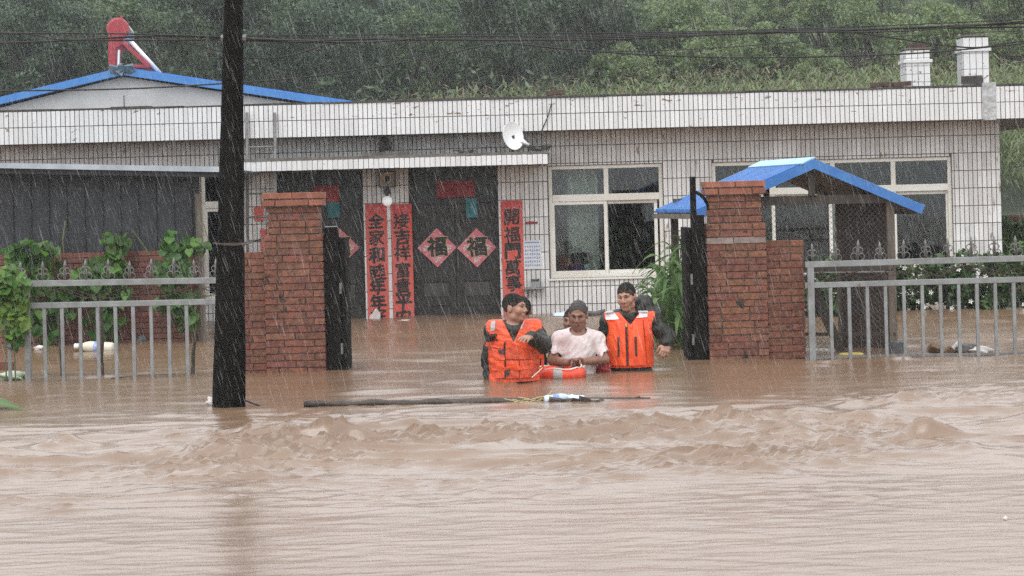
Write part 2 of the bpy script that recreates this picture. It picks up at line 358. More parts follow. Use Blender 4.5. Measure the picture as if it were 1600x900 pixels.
# ---------------------------------------------------------------- ground and hill
M['mud'] = mat('mud_bed', (0.10,0.07,0.05), 0.8, (0.07,0.05,0.035), scale=1)
M['hill_soil'] = mat('hill_soil', (0.045,0.055,0.03), 0.9, (0.03,0.042,0.022), scale=0.4, bump=0.6, bscale=3, bdist=0.2)
g = MB(); n = 24
gx = np.linspace(-160, 160, 27); gy = np.linspace(-120, 33, 12)
GX, GY = np.meshgrid(gx, gy); GZ = -0.95 + 0.03 * gn(GX * 0.1, GY * 0.1, 40)
I = (np.arange(11)[:, None] * 27 + np.arange(26)[None, :]).ravel()
tag(mesh_obj('ground', np_mesh('ground', np.stack([GX, GY, GZ], -1).reshape(-1, 3), np.stack([I, I+1, I+28, I+27], -1), M['mud'], True)), kind='structure')
def hz(x, y):
    x = np.asarray(x, float); y = np.asarray(y, float)
    z = np.interp(y, [33, 38, 45, 64, 68, 80, 100, 125, 160, 230], [-0.97, 0.2, 1.1, 2.9, 3.3, 4.8, 7.6, 12.0, 13.0, 13.0])
    k = smooth(50, 90, y)
    return z + k * (1.0 * gn(x * 0.03, y * 0.03, 50) + 0.8 * gn(x * 0.1, y * 0.1, 51)) + 0.03 * np.clip(x, -20, 60) * smooth(40, 62, y)
hx = np.arange(-160, 161, 4.0); hy = np.concatenate([np.arange(33, 130, 2.0), np.arange(130, 231, 10.0)])
HX, HY = np.meshgrid(hx, hy); nhx = len(hx)
I = (np.arange(len(hy)-1)[:, None] * nhx + np.arange(nhx-1)[None, :]).ravel()
tag(mesh_obj('hill', np_mesh('hill', np.stack([HX, HY, hz(HX, HY)], -1).reshape(-1, 3), np.stack([I, I+1, I+nhx+1, I+nhx], -1), M['hill_soil'], True)), kind='structure')

def leaf_quads(C, size, rng, up=0.4, aspect=0.55):
    """a kite-shaped leaf at each centre, random orientation biased upward"""
    n = len(C)
    nrm = rng.normal(size=(n, 3)); nrm[:, 2] = np.abs(nrm[:, 2]) + up; nrm /= np.linalg.norm(nrm, axis=1, keepdims=True)
    t = rng.normal(size=(n, 3)); t -= nrm * (t * nrm).sum(1, keepdims=True); t /= np.linalg.norm(t, axis=1, keepdims=True)
    b = np.cross(nrm, t); s = np.asarray(size).reshape(-1, 1)
    P = np.stack([C - t * s * 0.5, C + b * s * aspect * 0.5 - nrm * s * 0.06, C + t * s * 0.5, C - b * s * aspect * 0.5 - nrm * s * 0.06], 1)
    return P.reshape(-1, 3), np.arange(4 * n).reshape(n, 4)
def crown_mesh(name, n, rad, zc, mt, seed, leaf=0.2, clumps=34, cr=0.3, shell=0.55, up=0.4):
    rng = np.random.default_rng(seed)
    d = rng.normal(size=(clumps, 3)); d /= np.linalg.norm(d, axis=1, keepdims=True)
    q = d * (shell + (1 - shell) * rng.random((clumps, 1)) ** 0.6) * np.array(rad) * rng.uniform(0.75, 1.1, (clumps, 1)); q[:, 2] += zc
    k = rng.integers(0, clumps, n); crd = cr * min(rad[0], rad[2]) * rng.uniform(0.7, 1.4, clumps)
    v = rng.normal(size=(n, 3)); v /= np.linalg.norm(v, axis=1, keepdims=True)
    C = q[k] + v * (rng.random((n, 1)) ** 0.45) * crd[k][:, None] * np.array([1, 1, 0.75])
    P, Fq = leaf_quads(C, leaf * rng.uniform(0.6, 1.4, n), rng, up)
    return np_mesh(name, P, Fq, mt), q
def trunk_mesh(name, hgt, r, q, mt, seed):
    rnd = random.Random(seed); b = MB()
    pts = [Vector((0.06 * hgt * (rnd.random() - .5) * i, 0.06 * hgt * (rnd.random() - .5) * i, hgt * i / 5 - 0.3)) for i in range(6)]
    b.tube(pts, [r * (1.15 - 0.17 * i) for i in range(6)], 7)
    for c in q[:: max(1, len(q) // 12)]:
        s = pts[rnd.randint(2, 4)]; e = Vector(c); m_ = s.lerp(e, 0.5) + Vector((0, 0, -0.1 * hgt * rnd.random()))
        b.tube([s, m_, e], [r * 0.45, r * 0.28, r * 0.08], 5)
    return b.mesh(name, (0, 0, 0), (mt,), True)
M['trunk'] = mat('tree_trunk', (0.07,0.055,0.045), 0.9, (0.04,0.03,0.025), scale=6)
M['leaf_dark'] = leafmat('dark_foliage', (0.065,0.10,0.058), (0.085,0.13,0.068), 0.35)  # hill leaf colours lightened to imitate mist beyond what the haze volume gives
M['leaf_mid'] = leafmat('mid_foliage', (0.095,0.145,0.065), (0.125,0.18,0.075), 0.35)
M['leaf_pale'] = leafmat('pale_foliage', (0.14,0.20,0.075), (0.18,0.24,0.09), 0.3)
M['leaf_grass'] = leafmat('hill_weeds', (0.13,0.18,0.075), (0.17,0.20,0.09), 0.35, scale=0.25)
M['leaf_under'] = leafmat('dark_undergrowth', (0.075,0.105,0.06), (0.095,0.13,0.068), 0.4, scale=0.3)
PROT = {}
for key, spec in {'dark_a': (14000, (2.6, 2.4, 2.4), 3.6, 'leaf_dark', 3.8, 0.15), 'dark_b': (14000, (2.2, 2.2, 2.7), 3.8, 'leaf_dark', 4.0, 0.15), 'mid_a': (13000, (2.5, 2.3, 2.1), 3.2, 'leaf_mid', 3.2, 0.15),
                  'mid_b': (12000, (2.0, 2.0, 2.3), 3.2, 'leaf_mid', 3.4, 0.14), 'pale_a': (9000, (1.7, 1.6, 1.5), 2.2, 'leaf_pale', 2.2, 0.15), 'pale_b': (9000, (1.5, 1.5, 1.9), 2.5, 'leaf_pale', 2.6, 0.14)}.items():
    n_, rad, zc, mt, th, lf = spec
    cm, q = crown_mesh('crown', n_, rad, zc, M[mt], hash(key) % 1000 if False else sum(map(ord, key)), lf)
    PROT[key] = (cm, trunk_mesh('trunk', th, 0.16, q, M['trunk'], len(key)))
def hill_tree(key, x, y, s, label, group, cat='tree', name='hillside_tree'):
    z = float(hz(x, y)); r = thing(name, (x, y, z), label, cat, group)
    a = random.uniform(0, 6.28)
    for nm, me in zip(('crown', 'trunk'), PROT[key]):
        mesh_obj(nm, me, r, (x, y, z), (0, 0, a), (s, s, s * random.uniform(0.9, 1.1)))
    return r
# woods on the slope: dark broadleaf on the left two thirds, paler scrub to the right
rr = random.Random(11)
for y in (70, 76, 83, 91, 100, 110):
    half = 0.25 * y + 3; x = -half - rr.random() * 3
    while x < half:
        px = 800 + x / y * F
        jy = y + rr.uniform(-2, 2)
        edge = 900 + 60 * math.sin(y)
        if px < edge:
            key = rr.choice(['dark_a', 'dark_a', 'dark_b', 'dark_b', 'mid_a', 'mid_b'])
            if 370 < px < 560 and y < 80 and rr.random() < 0.6: key = 'mid_b'
            lab = 'dark green broadleaf tree in the misty wood on the slope behind the house' if key.startswith('dark') else 'mid green leafy tree in the misty wood on the slope behind the house'
            hill_tree(key, x, jy, rr.uniform(0.8, 1.15), lab, 'trees of the misty wood')
            x += rr.uniform(2.6, 3.8)
        else:
            key = rr.choice(['pale_a', 'pale_b', 'pale_a', 'mid_b'])
            hill_tree(key, x, jy, rr.uniform(0.6, 1.05), 'pale green leafy shrub on the open hillside above the maize field' if key != 'mid_b' else 'mid green small tree on the open hillside above the maize field',
                      'shrubs on the open hillside', 'shrub' if key != 'mid_b' else 'tree', 'hillside_shrub' if key != 'mid_b' else 'hillside_tree')
            x += rr.uniform(2.6, 4.4)
for x, y in ((6.2, 108), (7.6, 112), (5.0, 113), (9.4, 114)):
    hill_tree('mid_a', x, y, 1.05, 'mid green leafy tree in the misty wood on the slope behind the house', 'trees of the misty wood')
# ground cover on the slope
rng = np.random.default_rng(5)
def slope_cover(name, n, y0, y1, xf, mt, size, hmax, label, seed):
    rng = np.random.default_rng(seed)
    y = y0 + (y1 - y0) * rng.random(n); x = (rng.random(n) * 2 - 1) * (0.25 * y + 3); px = 800 + x / y * F
    k = xf(px, y, rng); x, y = x[k], y[k]
    z = hz(x, y) + rng.random(len(x)) ** 1.6 * hmax * (0.5 + 1.0 * np.clip(gn(x * 0.5, y * 0.5, 60) + 0.5, 0, 1.3))
    P, Fq = leaf_quads(np.stack([x, y, z], -1), size * rng.uniform(0.5, 1.4, len(x)), rng, 0.2, 0.35)
    tag(mesh_obj(name, np_mesh(name, P, Fq, M[mt])), label, 'undergrowth' if 'under' in name else 'weeds', kind='stuff')
slope_cover('undergrowth', 60000, 64, 120, lambda px, y, r: px < 960 + 60 * r.normal(size=len(px)), 'leaf_under', 0.34, 1.8, 'dark undergrowth covering the wooded slope', 21)
slope_cover('hillside_weeds', 70000, 62, 120, lambda px, y, r: px > 860 + 60 * r.normal(size=len(px)), 'leaf_grass', 0.30, 1.3, 'pale green weeds and tall grass covering the open hillside', 22)
# maize field behind the house
def maize_field():
    rng = np.random.default_rng(8); P = []; Q = []; base = 0
    pl = [(x + rng.normal() * 0.08, y + rng.normal() * 0.08) for y in np.arange(44, 65, 0.62) for x in np.arange(-(0.25 * y + 2), 0.25 * y + 2, 0.34) if 800 + x / y * F > 560 + 150 * rng.random()]
    n = len(pl); L = 13
    x = np.repeat([p[0] for p in pl], L); y = np.repeat([p[1] for p in pl], L); hgt = np.repeat(rng.uniform(1.5, 2.1, n), L)
    k = np.tile(np.arange(L), n); z0 = hz(x, y) + hgt * (0.2 + 0.75 * k / L)
    a = k * 2.6 + np.repeat(rng.random(n) * 6, L) + rng.normal(size=n * L) * 0.4; ln = rng.uniform(0.45, 0.8, n * L); w_ = rng.uniform(0.016, 0.032, n * L)
    dirx, diry = np.cos(a), np.sin(a)
    rows = []
    for t, zz, ww in ((0, 0, 0.6), (0.4, 0.28, 1.0), (0.75, 0.25, 0.7), (1.0, -0.02, 0.05)):
        cx, cy, cz = x + dirx * ln * t * 0.8, y + diry * ln * t * 0.8, z0 + ln * zz
        rows.append((np.stack([cx - diry * w_ * ww, cy + dirx * w_ * ww, cz], -1), np.stack([cx + diry * w_ * ww, cy - dirx * w_ * ww, cz], -1)))
    N = n * L; Vv = np.concatenate([r for ab in rows for r in ab]); I = np.arange(N); Fs = []
    for j in range(3): Fs.append(np.stack([I + 2*j*N, I + (2*j+1)*N, I + (2*j+3)*N, I + (2*j+2)*N], -1))
    o = mesh_obj('maize_field', np_mesh('maize_field', Vv, np.concatenate(Fs), M['leaf_maize_far']))
    tag(o, 'green maize field on the rise behind the flat roofed house', 'maize field', kind='stuff')
    # tassels
    T = []
    for i, (px_, py_) in enumerate(pl):
        zt = float(hz(px_, py_)) + hgt[i * L]
        for _ in range(1): T.append((px_ + rng.normal() * .05, py_ + rng.normal() * .05, zt + rng.random() * 0.25))
    Pt, Ft = leaf_quads(np.array(T), np.full(len(T), 0.26), rng, 0.0, 0.12)
    t = mesh_obj('maize_tassels', np_mesh('maize_tassels', Pt, Ft, M['tassel']), o); tag(t, kind='stuff')
M['leaf_maize_far'] = leafmat('field_maize_leaf', (0.13,0.18,0.065), (0.16,0.20,0.08), 0.3, scale=0.3)
M['tassel'] = leafmat('maize_tassel', (0.20,0.16,0.09), (0.18,0.13,0.09), 0.25)
maize_field()
# ---------------------------------------------------------------- text
_txt = {}
def char_mesh(ch, size, mt, thick=0.035, shear=0.0, ext=0.0015):
    """one character, centred, standing in the xz plane facing -y"""
    key = (ch, size, mt.name, thick)
    if key in _txt: return _txt[key]
    c = bpy.data.curves.new('character', 'FONT'); c.body = ch; c.size = 1.0; c.offset = 0.006; c.extrude = ext / size; c.resolution_u = 3; c.shear = shear
    o = bpy.data.objects.new('character', c); COL.objects.link(o)
    me = bpy.data.meshes.new_from_object(o.evaluated_get(bpy.context.evaluated_depsgraph_get()))
    bpy.data.objects.remove(o); bpy.data.curves.remove(c)
    co = np.zeros(len(me.vertices) * 3, np.float32); me.vertices.foreach_get('co', co); co = co.reshape(-1, 3)
    lo, hi = co.min(0), co.max(0); co[:, :2] -= (lo + hi)[:2] / 2
    # thicken the strokes with shifted copies, then a brush's wobble
    sh = [(0, 0), (thick, 0), (-thick, 0), (0, thick * .8), (0, -thick * .8)]
    fcs = [tuple(p.vertices) for p in me.polygons]; n0 = len(co)
    co = np.concatenate([co + np.array([a, b, .0004 * i]) for i, (a, b) in enumerate(sh)])
    me = bpy.data.meshes.new('character'); me.from_pydata(co.tolist(), [], [tuple(v + n0 * i for v in f) for i in range(5) for f in fcs])
    co[:, 0] += 0.035 * np.sin(co[:, 1] * 7 + ord(ch) % 7) ; co[:, 1] += 0.05 * co[:, 0] + 0.02 * np.sin(co[:, 0] * 9)
    co *= size / max((hi - lo)[0], (hi - lo)[1])
    co = np.stack([co[:, 0], -co[:, 2], co[:, 1]], -1)
    me.vertices.foreach_set('co', co.ravel().astype(np.float32)); me.materials.clear(); me.materials.append(mt); me.update()
    _txt[key] = me; return me

# ---------------------------------------------------------------- farmhouse
D = 28.8                                     # front wall plane
hw_right = at(1563, 300, D).x
def Xp(px, py=380, d=D): return at(px, py, d).x
def Zp(px, py, d=D): return at(px, py, d).z
ROW = 0.233; Z0ROW = 1.979
HX0, HX1, HTOP = -9.5, hw_right, 2.41
house = thing('farmhouse', (0, D, -0.95), 'long flat-roofed farmhouse clad in white strip tiles, standing in the flood', 'house')
wz1 = Zp(950, 433)
OPEN = {'window_a': (Xp(316), Xp(374), Zp(340, 470), Zp(340, 267)),
        'door_a': (Xp(432), Xp(569), -0.95, 2.06), 'door_b': (Xp(642), Xp(780), -0.95, 2.06),
        'window_b': (Xp(858, 340), Xp(1037, 340), wz1, Zp(950, 257)),
        'window_c': (Xp(1114, 340), Xp(1489, 340), wz1, Zp(1300, 249))}
wall = MB()
xsb = sorted({HX0, HX1, *[v for o in OPEN.values() for v in o[:2]]})
for a, b in zip(xsb, xsb[1:]):
    mid_ = (a + b) / 2; segs = [(-0.95, HTOP)]
    for o in OPEN.values():
        if o[0] < mid_ < o[1]:
            segs = [s for (l, h) in segs for s in ((l, min(h, o[2])), (max(l, o[3]), h)) if s[1] - s[0] > 0.01]
    for l, h in segs: wall.box((a, D, l), (b, D + 0.3, h))
wall_o = wall.build('facade_wall', M['grout'], house)
MB().box((HX1 - 0.3, D + 0.302, -0.95), (HX1, D + 6, HTOP)).box((HX0, D + 6, -0.95), (HX1, D + 6.3, HTOP)).box((HX0, D + 0.302, -0.95), (HX0 + 0.3, D + 6, HTOP)).build('outer_wall', M['tile_wall'], house)
# strip tiles on the wall
def clip_tiles(x0, x1, z0, z1):
    out = [(x0, x1, z0, z1)]
    for ox0, ox1, oz0, oz1 in OPEN.values():
        nxt = []
        for (a, b, c, d) in out:
            if b <= ox0 or a >= ox1 or d <= oz0 or c >= oz1: nxt.append((a, b, c, d)); continue
            m_ = (a + b) / 2
            if ox0 < m_ < ox1:
                if c < oz0 - 0.02: nxt.append((a, b, c, oz0 - 0.004))
                if d > oz1 + 0.02: nxt.append((a, b, oz1 + 0.004, d))
            elif m_ <= ox0: nxt.append((a, ox0 - 0.003, c, d))
            else: nxt.append((ox1 + 0.003, b, c, d))
        out = nxt
    return [t for t in out if t[1] - t[0] > 0.012]
tw = MB(); PITCH = 0.0612; rt = random.Random(2)
for k in range(-2, 9):
    zt = Z0ROW - ROW * k
    ph = 0.0
    x = -9.44
    while x < HX1 - 0.02:
        for (a, b, c, d) in clip_tiles(x + 0.005, min(x + PITCH - 0.005, HX1 + 0.004), max(zt - ROW + 0.005, -0.2), min(zt - 0.005, HTOP)):
            if d - c > 0.01 and rt.random() > 0.001:
                pr = 0.007 + rt.uniform(-0.002, 0.002)
                tw.box((a, D - pr, c), (b, D + 0.002, d))
        x += PITCH
two = tw.build('facade_tiles', M['tile_wall'], wall_o); tag(two, kind='stuff')
# side wall tiles at the right corner (seen edge-on)
ts = MB()
for k in range(-2, 9):
    zt = Z0ROW - ROW * k
    for j in range(60): ts.box((HX1 - 0.001, D + 0.005 + j * PITCH, max(zt - ROW + 0.005, -0.2)), (HX1 + 0.006, D + (j + 1) * PITCH - 0.003, min(zt - 0.005, HTOP)))
tag(ts.build('side_tiles', M['tile_wall'], wall_o), kind='stuff')
# roof slab and tiled parapet
DP = 28.2
PT, PB, PJ = Zp(800, 154.5, DP), Zp(800, 206, DP), Zp(800, 179.5, DP)
PX0, PX1 = -9.6, 7.9
roof = MB().box((PX0, DP + 0.102, HTOP + 0.002), (PX1, D + 6.6, HTOP + 0.16)).build('roof_slab', M['cement'], house)
MB().box((PX0, DP + 0.101, PB + 0.004), (PX1, D - 0.05, HTOP)).build('eave_soffit', M['cement'], house)
par = MB().box((PX0, DP, PB), (PX1, DP + 0.1, PT)).build('parapet', M['grout'], house)
cop = MB(); x = PX0; rc = random.Random(5)
while x < PX1:
    L_ = rc.uniform(0.3, 1.1)
    cop.box((x, DP - 0.012 - rc.random() * 0.012, PT + 0.001), (min(x + L_, PX1) - 0.002, DP + 0.13, PT + 0.018 + rc.random() * 0.016), jit=0.004); x += L_
cop.build('coping', M['tar'], par)
hgt_r = (PJ - PB - 0.010, PT - PJ - 0.010)
tile_me = []
for v in range(3):
    b = MB(); q = 0.0258
    for hh in hgt_r:
        b = MB().box((-q, -0.012, -hh / 2), (q, 0.002, hh / 2), jit=0.0008); tile_me.append(b.mesh('tile', mats=(M['tile'],)))
cnt = 0; rest = MB(); xi = 0; x = -9.553
cols = []
while x < PX1 - 0.06: cols.append(x + PITCH / 2); x += PITCH
flash = (Xp(1535, 160, DP), Xp(1556, 160, DP))
vis = [c for c in cols if Xp(-6, 180, DP) < c < Xp(1606, 180, DP)]
tlist = [(c, 0) for c in vis] + [(c, 1) for c in vis]
for c, row in tlist:
    zc = (PB + PJ) / 2 if row == 0 else (PJ + PT) / 2
    if cnt < 300:
        mesh_obj('tile', tile_me[rc.randrange(3) * 2 + row], par, (c + rc.uniform(-.001, .001), DP, zc), (rc.uniform(-.006, .006), rc.uniform(-.004, .004), rc.uniform(-.012, .012))); cnt += 1
    else: rest.cbox((c, DP - 0.003, zc), (0.0516, 0.014, hgt_r[row]), (rc.uniform(-.006, .006), rc.uniform(-.004, .004), rc.uniform(-.012, .012)))
for c in cols:
    if c not in vis:
        for row in (0, 1): rest.cbox((c, DP - 0.003, (PB + PJ) / 2 if row == 0 else (PJ + PT) / 2), (0.0516, 0.014, hgt_r[row]))
M['tile_isl'] = mat('white_parapet_tile', (0.69,0.695,0.70), 0.25, (0.63,0.63,0.63), scale=2.0, islvar=0.07, spots=(0.22,0.16,0.11), sscale=9, slo=0.64, shi=0.66, sstretch=(1,1,2.2))
tag(rest.build('parapet_tiles', M['tile_isl'], par), kind='stuff')
MB().box((flash[0], DP - 0.022, PB - 0.01), (flash[1], DP - 0.009, PT + 0.05), jit=0.004).build('flashing_strip', mat('silver_flashing', (0.5,0.5,0.5), 0.35, (0.3,0.3,0.3), scale=14, metal=0.6, bump=0.8, bscale=20), par)
# canopy over the two doors
DC = 27.85
cx0, cx1 = Xp(376, 255, DC), Xp(857, 250, DC); ct, cb = Zp(620, 246.5, DC), Zp(620, 262.5, DC)
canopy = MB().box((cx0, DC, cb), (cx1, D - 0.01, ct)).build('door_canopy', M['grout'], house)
MB().box((cx0 - .01, DC - 0.006, ct + 0.001), (cx1 + .01, D - 0.011, ct + 0.035), jit=0.008).build('canopy_top', M['cement'], canopy)
x = cx0; cme = [MB().box((-.0295, -.009, -(ct - cb) / 2 + .003), (.0295, .002, (ct - cb) / 2 - .003), jit=.001).mesh('tile', mats=(M['tile'],)) for _ in range(3)]
while x < cx1 - 0.03:
    mesh_obj('tile', rc.choice(cme), canopy, (x + 0.033, DC, (ct + cb) / 2 + rc.uniform(-.002, .002)), (0, rc.uniform(-.01, .01), 0)); x += 0.0655
# pane, window and door builders
def win_frame(parent, x0, x1, z0, z1, y, wd, th, m_=None, name='frame'):
    b = MB()
    b.box((x0, y, z0), (x0 + wd, y + th, z1)).box((x1 - wd, y, z0), (x1, y + th, z1))
    b.box((x0 + wd, y + .001, z0), (x1 - wd, y + th - .001, z0 + wd)).box((x0 + wd, y + .001, z1 - wd), (x1 - wd, y + th - .001, z1))
    return b.build(name, m_ or M['white_frame'], parent, bevel=0.004)
def pane(parent, x0, x1, z0, z1, y): return MB().box((x0, y, z0), (x1, y + 0.005, z1)).build('pane', M['glass'], parent)
def window(name_, sashes, tops, ztr, sw=0.045):
    x0, x1, z0, z1 = OPEN[name_]
    w_ = empty('window', ((x0 + x1) / 2, D, z0), house)
    win_frame(w_, x0, x1, z0, z1, D + 0.03, 0.05, 0.09)
    MB().box((x0 + .05, D + 0.022, ztr - 0.045), (x1 - .05, D + 0.115, ztr + 0.045)).build('transom_bar', M['white_frame'], w_, bevel=0.004)
    for a, b in zip(tops, tops[1:]):
        pane(w_, a + 0.02, b - 0.02, ztr + 0.045, z1 - 0.05, D + 0.07)
    for t in tops[1:-1]: MB().box((t - 0.03, D + 0.028, ztr + 0.045), (t + 0.03, D + 0.11, z1 - 0.05)).build('mullion', M['white_frame'], w_)
    for (a, b, off) in sashes:
        s = win_frame(w_, a, b, z0 + 0.05, ztr - 0.045, D + 0.035 + off, sw, 0.035, name='sash')
        pane(w_, a + sw, b - sw, z0 + 0.05 + sw, ztr - 0.045 - sw, D + 0.05 + off)
    MB().box((x0 - 0.02, D - 0.035, z0 - 0.03), (x1 + 0.02, D + 0.03, z0 - 0.001), jit=.002).build('sill', M['white_frame'], w_, bevel=0.004)
    return w_
zt_b = Zp(950, 308)
x0, x1, z0, z1 = OPEN['window_b']
window('window_b', [(x0 + .03, Xp(950, 375), 0.0), (Xp(946, 375), Xp(1029, 375), 0.04)], [x0 + .03, Xp(947, 280), x1 - .03], zt_b)
x0c, x1c, z0c, z1c = OPEN['window_c']
zt_c = Zp(1440, 293)
window('window_c', [(x0c + .03, Xp(1212, 340), 0.0), (Xp(1206, 340), Xp(1306, 340), 0.04), (Xp(1296, 340), Xp(1402, 340), 0.0), (Xp(1396, 340), x1c - .03, 0.04)],
       [x0c + .03, Xp(1208, 265), Xp(1301, 265), Xp(1396, 265), x1c - .03], zt_c)
xa0, xa1, za0, za1 = OPEN['window_a']
window('window_a', [(xa0 + .03, (xa0 + xa1) / 2 + .02, 0), ((xa0 + xa1) / 2 - .02, xa1 - .03, .04)], [xa0 + .03, xa1 - .03], Zp(340, 320))
# rooms behind the windows
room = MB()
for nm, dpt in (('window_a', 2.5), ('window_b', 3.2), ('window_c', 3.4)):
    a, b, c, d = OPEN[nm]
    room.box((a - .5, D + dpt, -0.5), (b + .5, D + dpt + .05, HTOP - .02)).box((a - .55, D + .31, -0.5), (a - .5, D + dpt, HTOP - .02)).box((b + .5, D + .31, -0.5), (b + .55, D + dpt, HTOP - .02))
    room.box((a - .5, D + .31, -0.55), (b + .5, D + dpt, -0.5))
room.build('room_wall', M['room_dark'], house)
MB().box((Xp(888), D + .40, z0 - .3), (Xp(938), D + .44, z1 + .1)).build('added_pale_panel', M['room'], house)  # pale panel added close behind the glass to catch light
for a, b in ((866, 888), (1026, 1034)):
    c = MB(); n = 7
    for j in range(n):
        u0, u1 = Xp(a) + (Xp(b) - Xp(a)) * j / n, Xp(a) + (Xp(b) - Xp(a)) * (j + 1) / n
        c.box((u0, D + .30 + .02 * (j % 2), z0 - .1), (u1 - .004, D + .325 + .02 * (j % 2), z1))
    c.build('curtain', M['curtain'], house)
MB().box((x0, D + .16, z0 - .06), (x1, D + .7, z0 - .02)).build('inner_sill', M['room'], house)
bx = MB().cbox((Xp(903), D + .22, z0 + .075), (0.22, 0.14, 0.16), (0, .1, .3), jit=.008).build('storage_box', M['blue_box'], loc=(Xp(903), D + .32, z0)); tag(bx, 'blue box on the sill behind the left sliding pane', 'box')
bx = MB().cbox((Xp(917), D + .23, z0 + .085), (0.07, 0.12, 0.18), (0, -.1, .2), jit=.008).build('carton', M['white_clean'], loc=(Xp(917), D + .34, z0)); tag(bx, 'pale carton beside the blue box behind the window glass', 'carton')
bx = MB().cbox((Xp(908), D + .345, z0 + .16), (0.22, 0.08, 0.32), (0, .0, .1), jit=.02).build('dark_bag', M['lamp_body'], loc=(Xp(908), D + .52, z0)); tag(bx, 'dark bag standing behind the blue box inside the window', 'bag')
M['transom'] = mat('painted_dark_glass', (0.022,0.026,0.026), 0.5, (0.04,0.05,0.05), scale=6)  # opaque dark fill in place of glass, painted as if without reflection
# doors
def door(name_):
    x0, x1, z0, z1 = OPEN[name_]; y = D + 0.16
    dr = empty('door', ((x0 + x1) / 2, D, z0), house)
    win_frame(dr, x0, x1, z0, z1, y - .02, 0.045, 0.1, M['black_door'], 'door_frame')
    xm = (x0 + x1) / 2; zt = 1.52
    MB().box((x0 + .045, y - .012, zt - .03), (x1 - .045, y + .06, zt + .03)).build('transom_bar', M['black_door'], dr)
    for a, b in ((x0 + .045, xm - .004), (xm + .004, x1 - .045)):
        lf = MB().box((a, y + .02, z0), (b, y + .055, zt - .03)).build('door_leaf', M['black_door'], dr)
        st = MB()
        for (p, q, r_, s_) in ((a, a + .07, z0, zt - .031), (b - .07, b, z0, zt - .031)): st.box((p, y + .002, r_), (q, y + .019, s_))
        for zz in (1.42, 0.50, 0.18): st.box((a + .0705, y + .0035, zz - .045), (b - .0705, y + .019, zz + .045))
        st.build('rail_and_stile', M['black_door'], lf)
        MB().box((a + .10, y + .008, 0.25), (b - .10, y + .0195, 0.43)).build('panel', mat('door_panel', (0.04,0.038,0.036), 0.5, (0.06,0.055,0.05), scale=5), lf, bevel=.006)
        MB().box((a, y + .03, zt + .03), (b, y + .045, z1 - .045)).build('painted_dark_pane', M['transom'], dr)  # dark fill standing in for unreflecting transom glass
    MB().tube([(xm + .03, y - .012, 0.62), (xm + .03, y - .03, 0.66), (xm + .03, y - .03, 0.8), (xm + .03, y - .012, 0.84)], .008, 6).build('handle', M['iron'], dr)
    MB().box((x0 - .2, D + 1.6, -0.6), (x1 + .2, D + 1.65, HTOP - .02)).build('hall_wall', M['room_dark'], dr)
    return dr
door('door_a'); door('door_b')
# downpipe left of the ladder
dp = MB().tube([(Xp(378), D - .06, Zp(378, 345)), (Xp(378), D - .06, Zp(378, 285))], .045, 10)
dpo = dp.build('downpipe', M['white_clean'], house)
MB().cbox((Xp(379), D - .08, Zp(378, 274)), (.12, .12, .16), jit=.005).build('pipe_head', M['lamp_body'], dpo)
# chimneys on the roof
def chimney(px0, px1, pytop, pybot, d, rings):
    x0, x1 = at(px0, pybot, d).x, at(px1, pybot, d).x; z1, z0 = at((px0 + px1) / 2, pytop, d).z, HTOP + .1
    ch = MB().box((x0, d, z0), (x1, d + .38, z1)).build('chimney', M['grout'], house)
    n = 4; wd = (x1 - x0) / n; hh = 0.215 if rings == 2 else 0.108
    for j in range(n):
        z = z1 - .015
        while z > z0 + .05:
            h_ = min(hh, z - z0)
            MB().box((x0 + j * wd + .004, d - .008, z - h_ + .006), (x0 + (j + 1) * wd - .004, d + .002, z), jit=.001).build('tile', M['tile_isl'], ch); z -= hh
    for j in range(6):
        z = z1 - .015
        while z > z0 + .05:
            MB().box((x0 - .008, d + .004 + j * .063, z - hh + .006), (x0 + .002, d + (j + 1) * .063, z)).build('tile', M['tile_isl'], ch); z -= hh
    zr = z1 - (.16 if rings == 2 else .14)
    MB().box((x0 - .03, d - .03, zr - .04), (x1 + .03, d + .41, zr), jit=.002).build('ring_course', M['tile_isl'], ch)
    MB().box((x0 - .02, d - .02, z1 + .001), (x1 + .02, d + .4, z1 + .02), jit=.004).build('chimney_cap', M['cement'], ch)
    return ch, x0, x1, z1
DCH = 29.6
c1, a0, a1, az = chimney(1416, 1454, 77, 134, DCH, 1)
c2, b0, b1, bz = chimney(1506, 1546, 57, 130, DCH, 2)
MB().box((b0 - .03, DCH - .035, at(1525, 124, DCH).z - .06), (b0 + .26, DCH - .012, at(1525, 119, DCH).z), jit=.012).build('exposed_mortar', M['tar'], c2)
def loose_brick(px, py, d, label, mt='dark_brick', n='loose_brick', size=(.24, .115, .06)):
    p = at(px, py, d); o = MB().cbox(p, size, (0, random.uniform(-.1, .1), random.uniform(-.3, .3)), jit=.006).build(n, M[mt], loc=p, bevel=.004)
    tag(o, label, 'brick'); return o
zc_ = PT + .055
for px, lab in ((868, 'lone dark red brick on the coping above the satellite dish'), (1375, 'dark brick on the coping, first left of the shorter chimney'), (1409, 'dark brick on the coping touching the shorter chimney')):
    b = loose_brick(px, 150, DP + .06, lab); b.location.z = PT + .065
b = loose_brick(1432, 74, DCH + .1, 'broken brick lying on top of the shorter white chimney'); b.location.z = az + .045
b = loose_brick(602, 240, 28.4, 'dark slab lying on the door canopy above the floodlight', 'cement', 'stone_slab', (.62, .2, .05)); b.location.z = ct + .062; b['category'] = 'slab'
hp = MB()
for j in range(7): hp.cbox(at(602, 232 - j * 2, 28.5), (.13, .1, .06), (0, random.uniform(-.5, .5), random.uniform(-1, 1)), jit=.012)
hp = hp.build('rubble_heap', M['tar'], loc=at(602, 240, 28.5)); tag(hp, 'dark heap of rubble standing on the canopy slab', 'rubble', kind='thing')
tw_ = MB()
